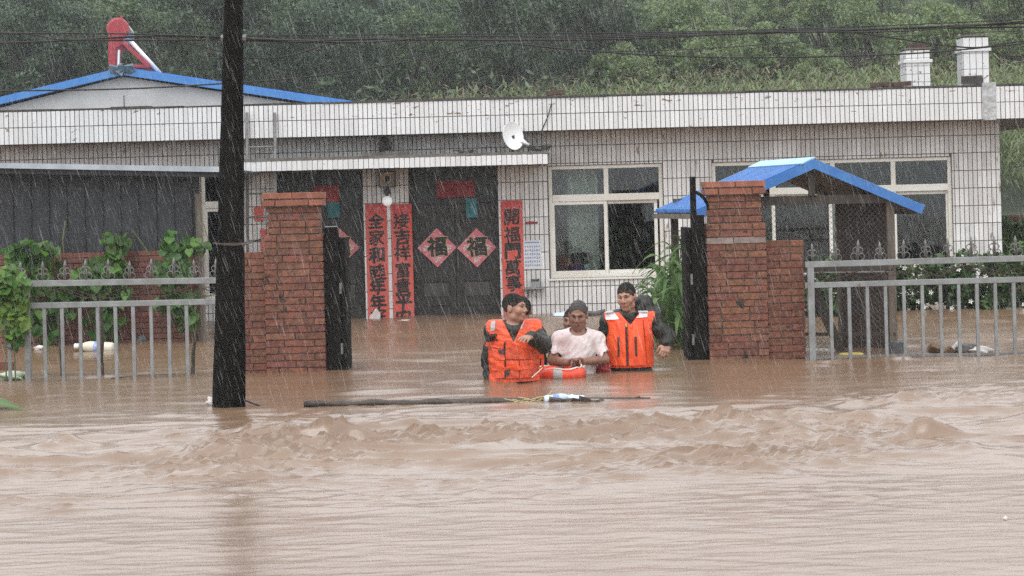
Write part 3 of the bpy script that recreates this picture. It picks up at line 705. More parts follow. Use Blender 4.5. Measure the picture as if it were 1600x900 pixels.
for j in range(14):
    p = at(727 + random.uniform(-12, 12), 238 + random.uniform(-2, 4), 28.3); q = p + Vector((random.uniform(-.16, .16), random.uniform(-.05, .05), random.uniform(-.01, .05))); tw_.tube([p, p.lerp(q, .5) + Vector((0, 0, .01)), q], .006, 5)
tw_ = tw_.build('twig_bundle', M['bark_wet'], loc=at(727, 243, 28.3)); tag(tw_, 'small bundle of dark twigs on the canopy between rubble and satellite dish', 'twigs', kind='thing')
# satellite dish
dc = at(802, 212, 27.97)
dish = thing('satellite_dish', (dc.x, dc.y, ct + .036), 'white oval satellite dish standing on the door canopy', 'satellite dish')
Md = Euler((R(78), 0, R(-38))).to_matrix().to_4x4() if False else (Matrix.Rotation(R(46), 4, 'Z') @ Matrix.Rotation(R(90 - 8), 4, 'X'))
pr = [(0.001, -.045)] + [(0.182 * k / 8, -.045 + .045 * (k / 8) ** 2) for k in range(1, 9)] + [(.186, .002), (.182, -.012)] + [(0.182 * k / 8, -.056 + .044 * (k / 8) ** 2) for k in range(7, 0, -1)] + [(.001, -.056)]
MB().lathe(dc, pr, 36, M=Md).build('reflector', M['white_clean'], dish, smooth=True)
MB().tube([dc + Vector((0, .05, 0)), dc + Vector((-.02, .12, -.12)), (dc.x - .02, dc.y + .12, ct + .04)], .02, 8).build('mast', M['wire_rust'], dish)
lp = at(820, 223, 27.95)
MB().tube([(dc.x + .03, dc.y - .02, ct + .05), (lp.x, lp.y, lp.z - .05), lp], .011, 6).build('feed_arm', M['wire_rust'], dish)
MB().tube([lp + Vector((.05, .02, -.03)), lp + Vector((.0, 0, 0)), lp + Vector((-.03, .0, .02)), lp + Vector((-.045, .0, .03))], [.02, .022, .032, .03], 10).build('feed_horn', M['white_clean'], dish, smooth=True)
cc = MB(); n = 60
cen = at(842, 238, 28.0)
for k in range(4):
    cc.tube([cen + Vector(((.13 + .012 * k) * math.cos(a), .07 * math.sin(a), .022 + .018 * k + .016 * math.sin(2 * a + k))) for a in [2 * math.pi * i / 24 for i in range(25)]], .006, 5)
cc = cc.build('cable_coil', M['wire'], loc=cen); tag(cc, 'loose black coil of cable on the canopy beside the dish', 'cable', kind='thing')
# wall lamps between the doors
fp = at(605, 280, D - .06)
fl = thing('floodlight', (fp.x, D, fp.z - .11), 'square cream floodlight on the wall between the two doors', 'floodlight')
win_frame(fl, fp.x - .11, fp.x + .11, fp.z - .105, fp.z + .105, D - .11, .016, .1, M['lamp_body'], 'housing')
q = .094
MB().add([(fp.x - q, D - .10, fp.z - q), (fp.x + q, D - .10, fp.z - q), (fp.x + q, D - .10, fp.z + q), (fp.x - q, D - .10, fp.z + q), (fp.x - .045, D - .03, fp.z - .03), (fp.x + .045, D - .03, fp.z - .03), (fp.x + .045, D - .03, fp.z + .04), (fp.x - .045, D - .03, fp.z + .04)],
         [(0, 1, 5, 4), (1, 2, 6, 5), (2, 3, 7, 6), (3, 0, 4, 7), (4, 5, 6, 7)]).build('reflector', M['lamp_refl'], fl)
MB().box((fp.x - .03, D - .03, fp.z - .05), (fp.x + .03, D, fp.z + .05)).build('bracket', M['lamp_body'], fl)
gp = at(605, 314, D - .09)
gl = thing('globe_lamp', (gp.x, D, gp.z - .07), 'round white globe lamp under the square floodlight', 'wall lamp')
MB().lathe(gp, [(.068 * math.sin(t), -.068 * math.cos(t)) for t in [.02 + (math.pi - .04) * i / 12 for i in range(13)]], 20).build('globe', M['lamp_glass'], gl, smooth=True)
MB().tube([(gp.x, D, gp.z + .15), (gp.x, gp.y, gp.z + .13), (gp.x, gp.y, gp.z + .06)], .022, 8).build('arm', M['lamp_body'], gl)
MB().cbox((gp.x, D - .015, gp.z + .14), (.1, .03, .09)).build('backplate', M['lamp_body'], gl)
# couplets, diamonds, banners
def strip(px0, px1, py0, py1, chars, label, tear=None):
    a, b = at(px0, py0, D - .016), at(px1, py0, D - .016); zb = -0.12
    zb = max(zb, -0.12) if py1 > 480 else at(px0, py1, D).z
    c = thing('couplet_strip', ((a.x + b.x) / 2, D - .016, zb), label, 'couplet')
    lx = (at((px0 + px1) / 2, py0, D).x, at((px0 + px1) / 2 , py0, D).x)
    sh = 0.0
    MB().box((a.x, D - .0165, zb), (b.x, D - .0135, a.z)).build('paper', M['red_paper'], c)
    MB().box((a.x + .002, D - .0185, a.z - .135), (b.x - .002, D - .0168, a.z - .002)).build('printed_header', M['header'], c)
    for ch, cy in chars:
        z = at((px0 + px1) / 2, cy, D).z
        mesh_obj('character', char_mesh(ch, 0.205, M['ink'], 0.036 if ch in '全年和吉平安門' else 0.018), c, ((a.x + b.x) / 2 + random.uniform(-.008, .008), D - .0188, z), (0, random.uniform(-.05, .05), 0))
    if tear:
        t = at(tear[0], tear[1], D)
        MB().prism([(a.x + .003, zb), (a.x + .155, zb), (a.x + .165, t.z - .07), (a.x + .12, t.z + .0), (a.x + .09, t.z - .005), (a.x + .06, t.z - .06), (a.x + .02, t.z - .09)], D - .0235, D - .0215).build('torn_patch', M['torn'], c)
    return c
M['header'] = mat('red_header_print', (0.50,0.05,0.05), 0.7, (0.55,0.20,0.17), scale=26, lo=0.55, hi=0.6)
strip(570.5, 604, 319, 500, [('全', 345), ('家', 371), ('和', 398), ('睦', 425), ('年', 448), ('年', 472), ('好', 494)], 'red couplet strip starting with the gate-roofed character, torn white at its foot', (590, 482))
strip(610.5, 643, 319, 500, [('接', 345), ('吉', 370), ('祥', 395), ('富', 422), ('貴', 447), ('平', 471), ('安', 496)], 'red couplet strip hanging beside the closed door between the two doors, untorn')
strip(782, 816, 314, 500, [('開', 339), ('福', 366), ('門', 392), ('萬', 418), ('事', 442)], 'red couplet strip on the wall between the doors and the notice sheet')
def diamond(px, py, label, s=.262, dy=.0):
    p = at(px, py, D + .15); c = thing('paper_diamond', (p.x, p.y, p.z - s), label, 'paper diamond')
    MB().prism([(p.x - s, p.z), (p.x, p.z - s), (p.x + s, p.z), (p.x, p.z + s)], p.y, p.y + .003).build('paper', M['pink_paper'], c)
    mesh_obj('character_edge', char_mesh('福', 0.265, M['gold'], 0.05, ext=.001), c, (p.x, p.y - .0025, p.z + .02))
    mesh_obj('character', char_mesh('福', 0.258, M['ink'], 0.034), c, (p.x, p.y - .0055, p.z + .02))
    for ox, oz, r_ in ((-.15, 0, .04), (.15, 0, .04), (0, -.15, .045)):
        b = MB()
        for k in range(9):
            a_ = k * 2.4; q_ = r_ * (k / 9) ** .5
            b.cbox((p.x + ox + q_ * math.cos(a_), p.y - .002, p.z + oz + q_ * math.sin(a_)), (.02, .002, .02), (0, a_, 0))
        b.build('printed_motif', M['torn'], c)
M['gold'] = mat('gold_edge', (0.62,0.48,0.22), 0.6)
diamond(683, 387, 'red diamond paper with black fortune character on the left leaf of the door')
diamond(745, 387, 'red diamond paper with black fortune character on the right leaf of the door')
diamond(531, 387, 'red diamond paper half hidden behind the black gate post')
def sheet(name, px0, px1, py0, py1, d, mt, label, cat):
    a, b = at(px0, (py0 + py1) / 2, d), at(px1, (py0 + py1) / 2, d); z1_, z0_ = at((px0 + px1) / 2, py0, d).z, at((px0 + px1) / 2, py1, d).z
    n = 6; vs = []; fs = []
    for j in range(n + 1):
        for z in (z0_, z1_): vs.append((a.x + (b.x - a.x) * j / n, d - .004 * (j % 2) - (.012 if z == z0_ else 0), z + random.uniform(-.008, .008)))
    for j in range(n): fs.append((2 * j, 2 * j + 2, 2 * j + 3, 2 * j + 1))
    vs += [(x, y + .002, z) for x, y, z in vs]; k = 2 * (n + 1)
    fs += [tuple(reversed([i + k for i in f])) for f in fs[:n]]
    o = MB().add(vs, fs).build(name, M[mt], loc=(a.x, d, z0_)); tag(o, label, cat); return o
sheet('paper_banner', 682, 742, 282, 308, D + .13, 'dark_red_paper', 'dark red paper banner above the door with two diamonds', 'paper banner')
sheet('paper_banner', 489, 530, 290, 316, D + .13, 'dark_red_paper', 'dark red paper banner above the door behind the brick pillar', 'paper banner')
sheet('hanging_paper', 512, 531, 316, 340, D + .13, 'teal_paper', 'teal paper hanging below the banner behind the brick pillar', 'paper')
sheet('hanging_paper', 728, 746, 310, 340, D + .13, 'teal_paper', 'teal paper hanging below the banner over the two diamonds', 'paper')
sheet('red_paper_scrap', 397, 412, 323, 345, D - .015, 'red_paper', 'small red paper scrap on the tiles beside the ladder', 'paper')
sheet('red_paper_scrap', 407, 416, 358, 392, D - .015, 'red_paper', 'narrow red paper scrap just left of the brick pillar', 'paper')
sheet('red_paper_scrap', 821, 840, 346, 350, D - .015, 'dark_red_paper', 'thin faded red paper scrap above the notice sheet', 'paper')
# printed notice: a white sheet with rows of small blue printed blocks
na, nb = at(817, 376, D - .012), at(846, 420, D - .012)
no = thing('notice_sheet', (na.x, D - .012, nb.z), 'white notice sheet with rows of small blue print on the tiled wall', 'notice')
MB().box((na.x, D - .0135, nb.z), (nb.x, D - .0105, na.z)).build('paper', M['notice'] if 'notice' in M else M.setdefault('notice', mat('notice_paper', (0.62,0.64,0.68), 0.6)), no)
pb = MB(); ri = random.Random(3)
pb.box((na.x + .02, D - .0155, na.z - .035), (nb.x - .02, D - .0138, na.z - .018))
for r_ in range(6):
    for c_ in range(7):
        cx, cz = na.x + .025 + c_ * .030, na.z - .07 - r_ * .049
        pb.box((cx, D - .0155, cz - .03 * ri.uniform(.6, 1)), (cx + .017, D - .0138, cz))
tag(pb.build('print', mat('blue_print', (0.16,0.20,0.36), 0.6, (0.3,0.33,0.45), scale=50), no), kind='stuff')
# little shelf with a tin below the notice
sp = at(834, 450, D - .06)
sh = thing('wall_shelf', (sp.x, D, sp.z - .02), 'small metal wall shelf below the notice sheet', 'shelf')
MB().box((sp.x - .14, D - .15, sp.z - .012), (sp.x + .14, D - .008, sp.z + .006)).build('board', M['galv'], sh); MB().tube([(sp.x + .03, D - .01, sp.z - .13), (sp.x + .03, D - .13, sp.z - .012)], .008, 6).build('bracket', M['iron'], sh)
MB().tube([(sp.x - .07, D - .01, sp.z - .13), (sp.x - .07, D - .13, sp.z - .012)], .008, 6).build('bracket', M['iron'], sh)
ti = MB().box((sp.x - .03, D - .12, sp.z + .008), (sp.x + .07, D - .04, sp.z + .09), jit=.004); ti.cm = 1; ti.box((sp.x - .035, D - .125, sp.z + .091), (sp.x + .075, D - .035, sp.z + .12), jit=.004)
tag(ti.build('tin_box', [M['galv'], M['lamp_body']], loc=(sp.x, D - .08, sp.z + .008)), 'small grey tin with dark lid on the wall shelf', 'tin')
# ladder against the eave
ld = thing('iron_ladder', (Xp(408), 27.6, -0.95), 'thin grey iron ladder reaching up to the parapet beside the utility pole', 'ladder')
for px in (386, 429.5):
    a, b = at(px, 176, DP - .06), at(px + 2, 420, DP - .7); MB().bar((a.x, a.y, a.z), (a.x, b.y, -0.95), .035, .035).build('rail', M['iron'], ld)
top = at(386, 176, DP - .06)
for k in range(11):
    z = 2.28 - k * .3
    if z < -.9: break
    t_ = (top.z - z) / (top.z + .95); y_ = top.y + (at(388, 420, DP - .7).y - top.y) * t_
    MB().tube([(at(386, 176, DP).x, y_, z), (at(429.5, 176, DP).x, y_, z)], .012, 6).build('rung', M['iron'], ld)
# ---------------------------------------------------------------- house with blue gable roof behind
DG = 36.0
ap = at(190, 106, DG); er = at(545, 158.5, DG); sl_ = (ap.z - er.z) / (er.x - ap.x)
elz = at(0, 152, DG); sl2 = (ap.z - elz.z) / (ap.x - elz.x); el = Vector((ap.x - 4.2, DG, ap.z - 4.2 * sl2))
er = Vector((ap.x + 4.4, DG, ap.z - 4.4 * sl_))
gh = thing('blue_roofed_house', (ap.x, DG, 0), 'grey rendered house with blue gable roof rising behind the white parapet', 'house')
MB().prism([(el.x + .25, 0.0), (er.x - .25, 0.0), (er.x - .25, er.z - .12), (ap.x, ap.z - .14), (el.x + .25, el.z - .12)], DG + .15, DG + 7).build('gable_wall', M['gable'], gh)
MB().box((ap.x - .006, DG + .14, 2.9), (ap.x + .006, DG + .149, ap.z - .45)).build('wall_crack', M['tar'], gh)
th = .115
rf = MB().prism([(ap.x, ap.z), (ap.x, ap.z - th), (er.x, er.z - th), (er.x, er.z)], DG, DG + 7.3).build('roof_slope', M['blue_roof'], gh)
rl = MB().prism([(ap.x - .001, ap.z), (el.x, el.z), (el.x, el.z - th), (ap.x - .001, ap.z - th)], DG, DG + 7.3).build('roof_slope', M['blue_roof'], gh)
for o, e in ((rf, er), (rl, el)):
    b = MB()
    for k in range(1, 36):
        t = DG + k * .2
        b.bar((ap.x + (.02 if e is er else -.02), t, ap.z + .012), (e.x, t, e.z + .012), .03, .02)
    tag(b.build('standing_seams', M['blue_roof'], o), kind='stuff')
b = MB()
for k in range(5): b.cbox((ap.x + random.uniform(-.13, .16), DG - .02 + random.uniform(-.02, .02), ap.z - .02 + random.uniform(-.05, .05)), (.14, .06, .12), (random.uniform(-.5, .5), random.uniform(-.6, .6), 0), jit=.02)
b.build('ridge_end_wrap', mat('blue_grey_wrap', (0.10,0.17,0.24), 0.5, (0.06,0.1,0.14), scale=12), gh)
MB().bar((ap.x, DG + .1, ap.z + .02), (ap.x, DG + 7.3, ap.z + .02), .22, .03).build('ridge_cap', M['blue_roof'], gh)
# solar water heater on the ridge
DS = DG + .5
tc0 = at(184, 45, DS); ax = Vector((-0.11, 1.0, 0.0)).normalized(); Lt = 1.45
sh_ = thing('solar_water_heater', (tc0.x, DS, ap.z), 'red solar water heater with sloping white tubes on the blue ridge', 'water heater')
rot = Vector((0, 0, 1)).rotation_difference(ax).to_matrix().to_4x4()
MB().lathe(tc0, [(.001, -.012), (.15, -.012), (.185, 0.0), (.19, .03), (.19, .09)], 28, M=rot).build('end_cap', M['solar_red'], sh_, smooth=False)
MB().lathe(tc0 + ax * .09, [(.182, .001), (.182, Lt)], 28, M=rot).build('tank', M['steel_pale'], sh_, smooth=False)
for t in (0.02, Lt - .1):
    o_ = tc0 + ax * t; r_ = at(233, 106, DS) - tc0
    MB().prism([(o_.x - .17, o_.z - .05), (o_.x + .1, o_.z - .1), (o_.x + .06, o_.z - .26), (o_.x - .06, o_.z - .32), (o_.x - .06, ap.z - .02), (o_.x - .17, ap.z - .05)], o_.y, o_.y + .05).build('rear_leg', M['solar_red'], sh_)
    a_, b_ = Vector((o_.x + .06, o_.y + .02, o_.z - .2)), Vector((o_.x + r_.x, o_.y + .02, at(233, 104, DS).z))
    MB().bar(a_, b_, .06, .10, (0, 1, 0)).build('front_leg', M['solar_red'], sh_)
    MB().bar((b_.x - .3, o_.y + .02, b_.z + .03), (b_.x, o_.y + .02, b_.z), .05, .05, (0, 1, 0)).build('foot_brace', M['solar_red'], sh_)
ta, tb = at(203, 63, DS), at(246, 110, DS)
for k in range(11):
    o_ = ax * (.12 + k * .115)
    MB().tube([ta + o_, tb + o_], .036, 8).build('glass_tube', M['white_clean'], sh_, smooth=True)
MB().tube([at(186, 78, DS + .05), at(185, 102, DS + .05)], .02, 6).build('water_pipe', M['white_clean'], sh_)
MB().tube([tc0 + ax * .1 + Vector((.06, 0, .18)), tc0 + ax * .1 + Vector((.06, 0, .235))], .02, 6).build('vent_valve', M['solar_red'], sh_)

# ---------------------------------------------------------------- bricks
BL, BH, BJ = 0.26, 0.0535, 0.0102
def brick_me(l, d_, mt, k=3, h_=BH, jit=.003):
    out = []
    for _ in range(k):
        b = MB().box((-l / 2, 0, -h_ / 2), (l / 2, d_, h_ / 2), jit=jit); out.append(b.mesh('brick', mats=(M[mt],)))
    return out
BM = {}
def lay(parent, x0, x1, y, zc, pattern, mt, depth_=.115, rnd=random):
    x = x0
    for l in pattern:
        l = min(l, x1 - x)
        if l < .03: break
        key = (round(l, 3), mt, depth_)
        if key not in BM: BM[key] = brick_me(l, depth_, mt)
        mesh_obj('brick', rnd.choice(BM[key]), parent, (x + l / 2, y + rnd.uniform(-.005, .004), zc + rnd.uniform(-.0015, .0015)), (rnd.uniform(-.02, .02), rnd.uniform(-.006, .006), rnd.uniform(-.012, .012)))
        x += l + BJ
def lay_side(parent, xf, y0, zc, l, mt, sgn, rnd=random):
    key = ('side', round(l, 3), mt)
    if key not in BM: BM[key] = brick_me(l, .115, mt)
    mesh_obj('brick', rnd.choice(BM[key]), parent, (xf + rnd.uniform(-.004, .004), y0 + l / 2, zc), (0, 0, -sgn * math.pi / 2 + rnd.uniform(-.01, .01)))
def pillar(pxc, y0, label, wing, side):
    W = 0.535; xc = pxc; rnd = random.Random(int(abs(pxc) * 100))
    p = thing('brick_gate_pillar', (xc, y0 + W / 2, -0.95), label, 'gate pillar', 'brick pillars of the yard gate')
    x0, x1 = xc - W / 2, xc + W / 2; C = BH + BJ; top = 1.632
    core = MB().box((x0 + .012, y0 + .012, -0.95), (x1 - .012, y0 + W - .012, top - 6 * C)).box((x0 + .045, y0 + .045, top - 6 * C), (x1 - .045, y0 + W - .045, top - 2 * C)).box((x0 + .01, y0 + .01, top - 2 * C), (x1 - .01, y0 + W - .01, top - .006))
    core.build('mortar_core', M['mortar'], p)
    k = 0; z = top - BH / 2
    while z > -0.22:
        if k < 2: ins, mt = -.006, 'brick_cap'
        elif k < 6: ins, mt = .032, 'brick'
        else: ins, mt = 0.0, 'brick'
        if k == 8 and side > 0: mt = 'stone_course'
        a, b = x0 + ins, x1 - ins; w_ = b - a; hd = .115; s1 = (w_ - BJ) / 2; s2 = w_ - 2 * hd - 2 * BJ
        pat = [(s1, s1), (hd, s2, hd), (s1 * .62, s1, s1 * .38 - BJ), (s1 * .4, s1 * .95, s1 * .65 - BJ)][rnd.randrange(4) if k > 1 else k % 2]
        if mt == 'stone_course': pat = (s1 * .9, s1 * 1.1)
        lay(p, a, b, y0 + ins, z, pat, mt, rnd=rnd)
        ys_ = y0 + ins + .115 + BJ; l = W - 2 * ins - .23 - 2 * BJ
        lay_side(p, a, ys_, z, l, mt, 1, rnd); lay_side(p, b, ys_, z, l, mt, -1, rnd)
        k += 1; z -= C
    if wing:
        wx0, wx1, wt = wing; z = wt - BH / 2; k = 0
        MB().box((min(wx0, wx1) + .008, y0 + .07, -0.95), (max(wx0, wx1) - .008, y0 + .27, wt - .008)).build('mortar_core', M['mortar'], p)
        while z > -0.22:
            a, b = min(wx0, wx1), max(wx0, wx1); pat = [(b - a - .115 - BJ, .115), (.115, b - a - .115 - BJ)][k % 2] if b - a > .2 else (b - a,)
            lay(p, a, b, y0 + .06, z, pat, 'brick', rnd=rnd); k += 1; z -= C
    return p
YP = 19.75
pr_ = at(1153.5, 480, YP); pl_ = at(460.5, 480, YP)
PRX0, PRX1 = pr_.x - .2675, pr_.x + .2675; PLX0, PLX1 = pl_.x - .2675, pl_.x + .2675
pillar(pr_.x, YP, 'brick gate pillar with a grey course, beside the blue-roofed shelter', (PRX1 + .005, at(1259, 480, YP).x, at(1230, 376, YP).z), 1)
pillar(pl_.x, YP, 'brick gate pillar with an orange cap, beside the black utility pole', (PLX0 - .005, at(384, 480, YP).x - .1, at(400, 394, YP).z), -1)
# black steel gates standing open
gl_ = thing('gate_leaf', (PLX1 + .1, YP + .3, -0.95), 'black steel gate leaf standing open at the pillar by the utility pole', 'gate')
zt = at(519, 355, YP + .1).z
MB().box((PLX1 + .012, YP + .06, -0.95), (PLX1 + .14, YP + .16, zt)).build('gate_post', M['gate_black'], gl_, bevel=.004)
MB().box((PLX1 + .145, YP + .09, -0.9), (PLX1 + .195, YP + .6, zt - .1)).build('gate_panel', M['gate_black'], gl_, bevel=.004)
MB().tube([(PLX1 + .018, YP + .05, zt + .004), (PLX1 + .13, YP + .05, zt + .006)], .005, 5).build('top_wire', M['galv'], gl_)
for zz in (0.2, .75): MB().tube([(PLX1 + .142, YP + .075, zz - .05), (PLX1 + .142, YP + .075, zz + .05)], .016, 8).build('hinge', M['iron'], gl_)
gr_ = thing('gate_leaf', (PRX0 - .1, YP + .3, -0.95), 'black steel gate leaf standing open beside the maize plants', 'gate')
zt = at(1095, 336, YP + .1).z
MB().box((PRX0 - .135, YP + .06, -0.95), (PRX0 - .012, YP + .16, zt)).build('gate_post', M['gate_black'], gr_, bevel=.004)
MB().box((PRX0 - .19, YP + .09, -0.9), (PRX0 - .14, YP + .6, zt - .11)).build('gate_panel', M['gate_black'], gr_, bevel=.004)
t1 = at(1082, 276, YP + .11)
MB().box((t1.x - .026, YP + .09, zt - .2), (t1.x + .026, YP + .14, t1.z)).build('top_spike', M['gate_black'], gr_, bevel=.003)
MB().tube([at(1087, 300, YP + .1), at(1094, 304, YP + .1), at(1101, 311, YP + .1), at(1106, 320, YP + .1), at(1107, 328, YP + .1)], .016, 6).build('scroll', M['gate_black'], gr_)
for zz in (0.2, .75): MB().tube([(PRX0 - .138, YP + .075, zz - .05), (PRX0 - .138, YP + .075, zz + .05)], .016, 8).build('hinge', M['iron'], gr_)

# ---------------------------------------------------------------- yard fences
def finial_mesh():
    b = MB(); r = .0038
    def arc(cx, cz, rad, a0, a1, n=10): return [(cx + rad * math.cos(R(a0 + (a1 - a0) * i / n)), 0, cz + rad * math.sin(R(a0 + (a1 - a0) * i / n))) for i in range(n + 1)]
    for s in (1, -1):
        b.tube([(s * x, y, z) for x, y, z in arc(.026, .028, .026, -90, 200)], r, 5)
        b.tube([(s * x, y, z) for x, y, z in arc(.019, .076, .019, -80, 190)], r, 5)
        b.tube([(s * .004, 0, .005), (s * .012, 0, .045), (s * .004, 0, .095)], r, 5)
    b.tube([(0, 0, 0), (0, 0, .1), (0, 0, .118), (0, 0, .132), (0, 0, .16)], [.006, .006, .013, .010, .001], 6)
    b.tube([(-.022, 0, .1), (.022, 0, .1)], r, 5)
    return b.mesh('finial', mats=(M['iron'],), smooth=True)
FIN = finial_mesh()
def fence(name_label, pxa, pxb, railA, railB, y, n_pick, pick0, dpick, fin0, dfin, bottom, end_post):
    a = at(pxa, 500, y)
    f = thing('yard_fence', (a.x, y, -0.95), name_label, 'fence', 'grey steel yard fences')
    for nm, (ya, yb), wd in (('top_rail', railA, .054), ('middle_rail', railB, .050)):
        p, q = at(pxa, ya, y), at(pxb, yb, y)
        MB().bar(p, q, .04, wd).build(nm, M['galv'], f, bevel=.003)
    def zrail(px, rail): return at(px, rail[0] + (rail[1] - rail[0]) * (px - pxa) / (pxb - pxa), y).z
    for k in range(n_pick):
        px = pick0 + k * dpick; x = at(px, 510, y).x
        MB().box((x - .0145, y - .016, -0.95), (x + .0145, y + .016, zrail(px, railB) - .026), jit=.002).build('picket', M['galv'], f)
    k = 0; px = fin0
    while px < min(pxb, 1640):
        x = at(px, railA[0], y).x; mesh_obj('finial', FIN, f, (x, y, zrail(px, railA) + .026), (0, random.uniform(-.06, .06), random.uniform(-.2, .2)), [random.uniform(1.05, 1.2)] * 3); px += dfin * random.uniform(.96, 1.04)
    for px, wd in end_post:
        x = at(px, 480, y).x; MB().box((x - wd / 2, y - .03, -0.95), (x + wd / 2, y + .03, zrail(px, railA) - .028), jit=.002).build('post', M['galv'], f)
    if bottom:
        p, q = at(pxa, bottom[0], y), at(pxb, bottom[1], y); MB().bar(p, q, .03, .022).build('bottom_rail', M['iron'], f)
    # wire scrolls strung between the rails
    for j in range(3):
        pts = []
        for i in range(25):
            px = pxa + (pxb - pxa) * i / 24; t = .25 + .5 * (.5 + .5 * math.sin(i * (.9 + j * .37) + j * 2)); zz = zrail(px, railA) * (1 - t) + zrail(px, railB) * t
            pts.append((at(px, 440, y).x, y + .02 * math.sin(i * 2 + j), zz))
        MB().tube(pts, .004, 5).build('strung_wire', M['wire_rust'], f)
    return f
YF = depth(180, 592)
fence('grey steel picket fence in front of the vine-covered brick wall', -160, 345, (447, 438), (482.5, 471), YF, 13, 42 - 27.8 * 3, 27.8, 66 - 34 * 3, 34, None, [(42, .045), (-120, .05)])
YR = depth(1430, 557)
fence('grey steel picket fence in front of the blue-roofed shelter', 1258, 1760, (413.5, 399), (446, 432), YR, 14, 1299, 28.6, 1270, 35, (558, 549), [(1267.5, .055), (1700, .05)])

# ---------------------------------------------------------------- charcoal shed on a brick base
YS = 25.0
sx0, sx1 = at(-120, 400, YS).x, at(312, 400, YS).x
zb_ = at(150, 394, YS).z
shd = thing('metal_shed', ((sx0 + sx1) / 2, YS, -0.95), 'charcoal sheet-metal shed on a low brick base, half covered by vines', 'shed')
bw = MB().box((sx0, YS + .02, -0.95), (sx1, YS + .24, zb_ - .004)).build('base_wall', M['mortar'], shd)
rb = random.Random(4); z = zb_ - BH / 2; k = 0
while z > -0.12:
    lay(bw, sx0 + .35, sx1, YS + .004, z, ([.24] * 14) if k % 2 else ([.115] + [.24] * 14), 'brick_old', rnd=rb); z -= BH + BJ; k += 1
ztl, ztr = at(0, 264, YS).z, at(330, 270, YS).z
pw = at(100, 330, YS).x - at(72, 330, YS).x
x = sx0; k = 0
while x < sx1 - .02:
    x2 = min(x + pw, sx1); f_ = (x - sx0) / (sx1 - sx0); zt = ztl + (ztr - ztl) * f_ + .02
    po = MB().prism([(x, zb_ + .002), (x + .008, zb_), (x2 - .014, zb_), (x2 - .006, zb_ + .002), (x2 - .006, zt), (x, zt)], YS + .05 + rb.uniform(0, .004), YS + .07).build('sheet_panel', M['shed_steel'], shd)
    MB().box((x2 - .012, YS + .028, zb_ + .001), (x2 + .012, YS + .072, zt)).build('seam_rib', M['shed_rib'], po)
    x = x2; k += 1
g0, g1 = at(-130, 255, YS - .35), at(352, 263.5, YS - .35)
ro = MB().add([g0 + Vector((0, 0, .012)), g1 + Vector((0, 0, .012)), g1 + Vector((0, 3.3, .0)), g0 + Vector((0, 3.3, .0)), g0 - Vector((0, 0, .012)), g1 - Vector((0, 0, .012)), g1 + Vector((0, 3.3, -.03)), g0 + Vector((0, 3.3, -.03))],
              [(0, 1, 2, 3), (7, 6, 5, 4), (0, 4, 5, 1), (1, 5, 6, 2), (2, 6, 7, 3), (3, 7, 4, 0)]).build('shed_roof', M['shed_steel'], shd)
MB().bar(g0 - Vector((0, .02, .01)), g1 - Vector((0, .02, .01)), .05, .06).build('gutter', M['gutter'], ro)
MB().bar(g0 + Vector((0, .05, -.06)), g1 + Vector((0, .05, -.06)), .03, .08).build('fascia', M['shed_rib'], ro)

cp = at(312, 400, YS - .12)
po = MB().tube([(cp.x, YS - .12, -.95), (cp.x + .01, YS - .12, .5), (cp.x, YS - .12, at(312, 303, YS).z)], [.05, .045, .042], 8).build('weathered_post', M['wood_grey'], loc=(cp.x, YS - .12, -.95)); tag(po, 'weathered pale timber post at the corner of the charcoal shed', 'post')

# ---------------------------------------------------------------- blue-roofed shelter behind the fence
A = at(1272, 251, 20.45); B = at(1186, 258, 22.2); B.z = A.z
rd = (B - A)
Er = at(1440, 322, 20.15); Ev = Er - A; Ev.z = Er.z - A.z
Wl = Vector((-Ev.x, -Ev.y, Ev.z)); Wl = Vector((at(1092, 334, 20.9).x - A.x, 20.9 - A.y, Ev.z))
sh = thing('yard_shelter', (A.x, 21.2, -0.95), 'small open timber shelter with blue metal roof behind the right-hand fence', 'shelter')
def slab(p, u, v, t, b=None):
    n = u.cross(v).normalized() * t
    if n.z > 0: n = -n
    vs = [p, p + u, p + u + v, p + v]; vs += [q_ + n for q_ in vs]
    return (b or MB()).add(vs, [(0, 1, 2, 3), (7, 6, 5, 4), (0, 4, 5, 1), (1, 5, 6, 2), (2, 6, 7, 3), (3, 7, 4, 0)])
for v, nm in ((Ev, 'roof_slope'), (Wl, 'roof_slope')):
    ro = slab(A, rd, v, .02).build(nm, M['blue_roof'], sh)
    b = MB(); nrm = rd.cross(v).normalized(); nrm = nrm if nrm.z > 0 else -nrm
    for k in range(1, 19):
        o_ = A + rd * (k / 19) + nrm * .008; b.bar(o_ + v * .02, o_ + v * .995, .028, .022, nrm)
    tag(b.build('corrugation', M['blue_roof'], ro), kind='stuff')
    slab(A + Vector((0, 0, -.045)) + rd * .01, rd * .98, v * .985, .012).build('underside_boards', M['wood_dark'], sh)
    MB().bar(A + v * -.002 - rd.normalized() * .012 + Vector((0, 0, -.03)), A + v * 1.01 - rd.normalized() * .012 + Vector((0, 0, -.03)), .018, .085, (0, 0, 1)).build('barge_board', M['blue_trim'], sh)
    MB().bar(A + v + Vector((0, 0, -.05)), A + v + rd + Vector((0, 0, -.05)), .03, .05).build('eave_board', M['wood_grey'], sh)
MB().bar(A + Vector((0, 0, .022)) + Wl * .045, B + Vector((0, 0, .022)) + Wl * .045, .15, .012, Vector((0, 0, 1)) + Vector((-.45, 0, 0))).build('ridge_cap', M['pale_ridge'], sh)
gd = Vector((Ev.x, Ev.y, 0)).normalized(); rdn = rd.normalized()
c_r, c_l = A + Ev * .74, A + Wl * .86; zbm = at(1290, 312, 20.6).z
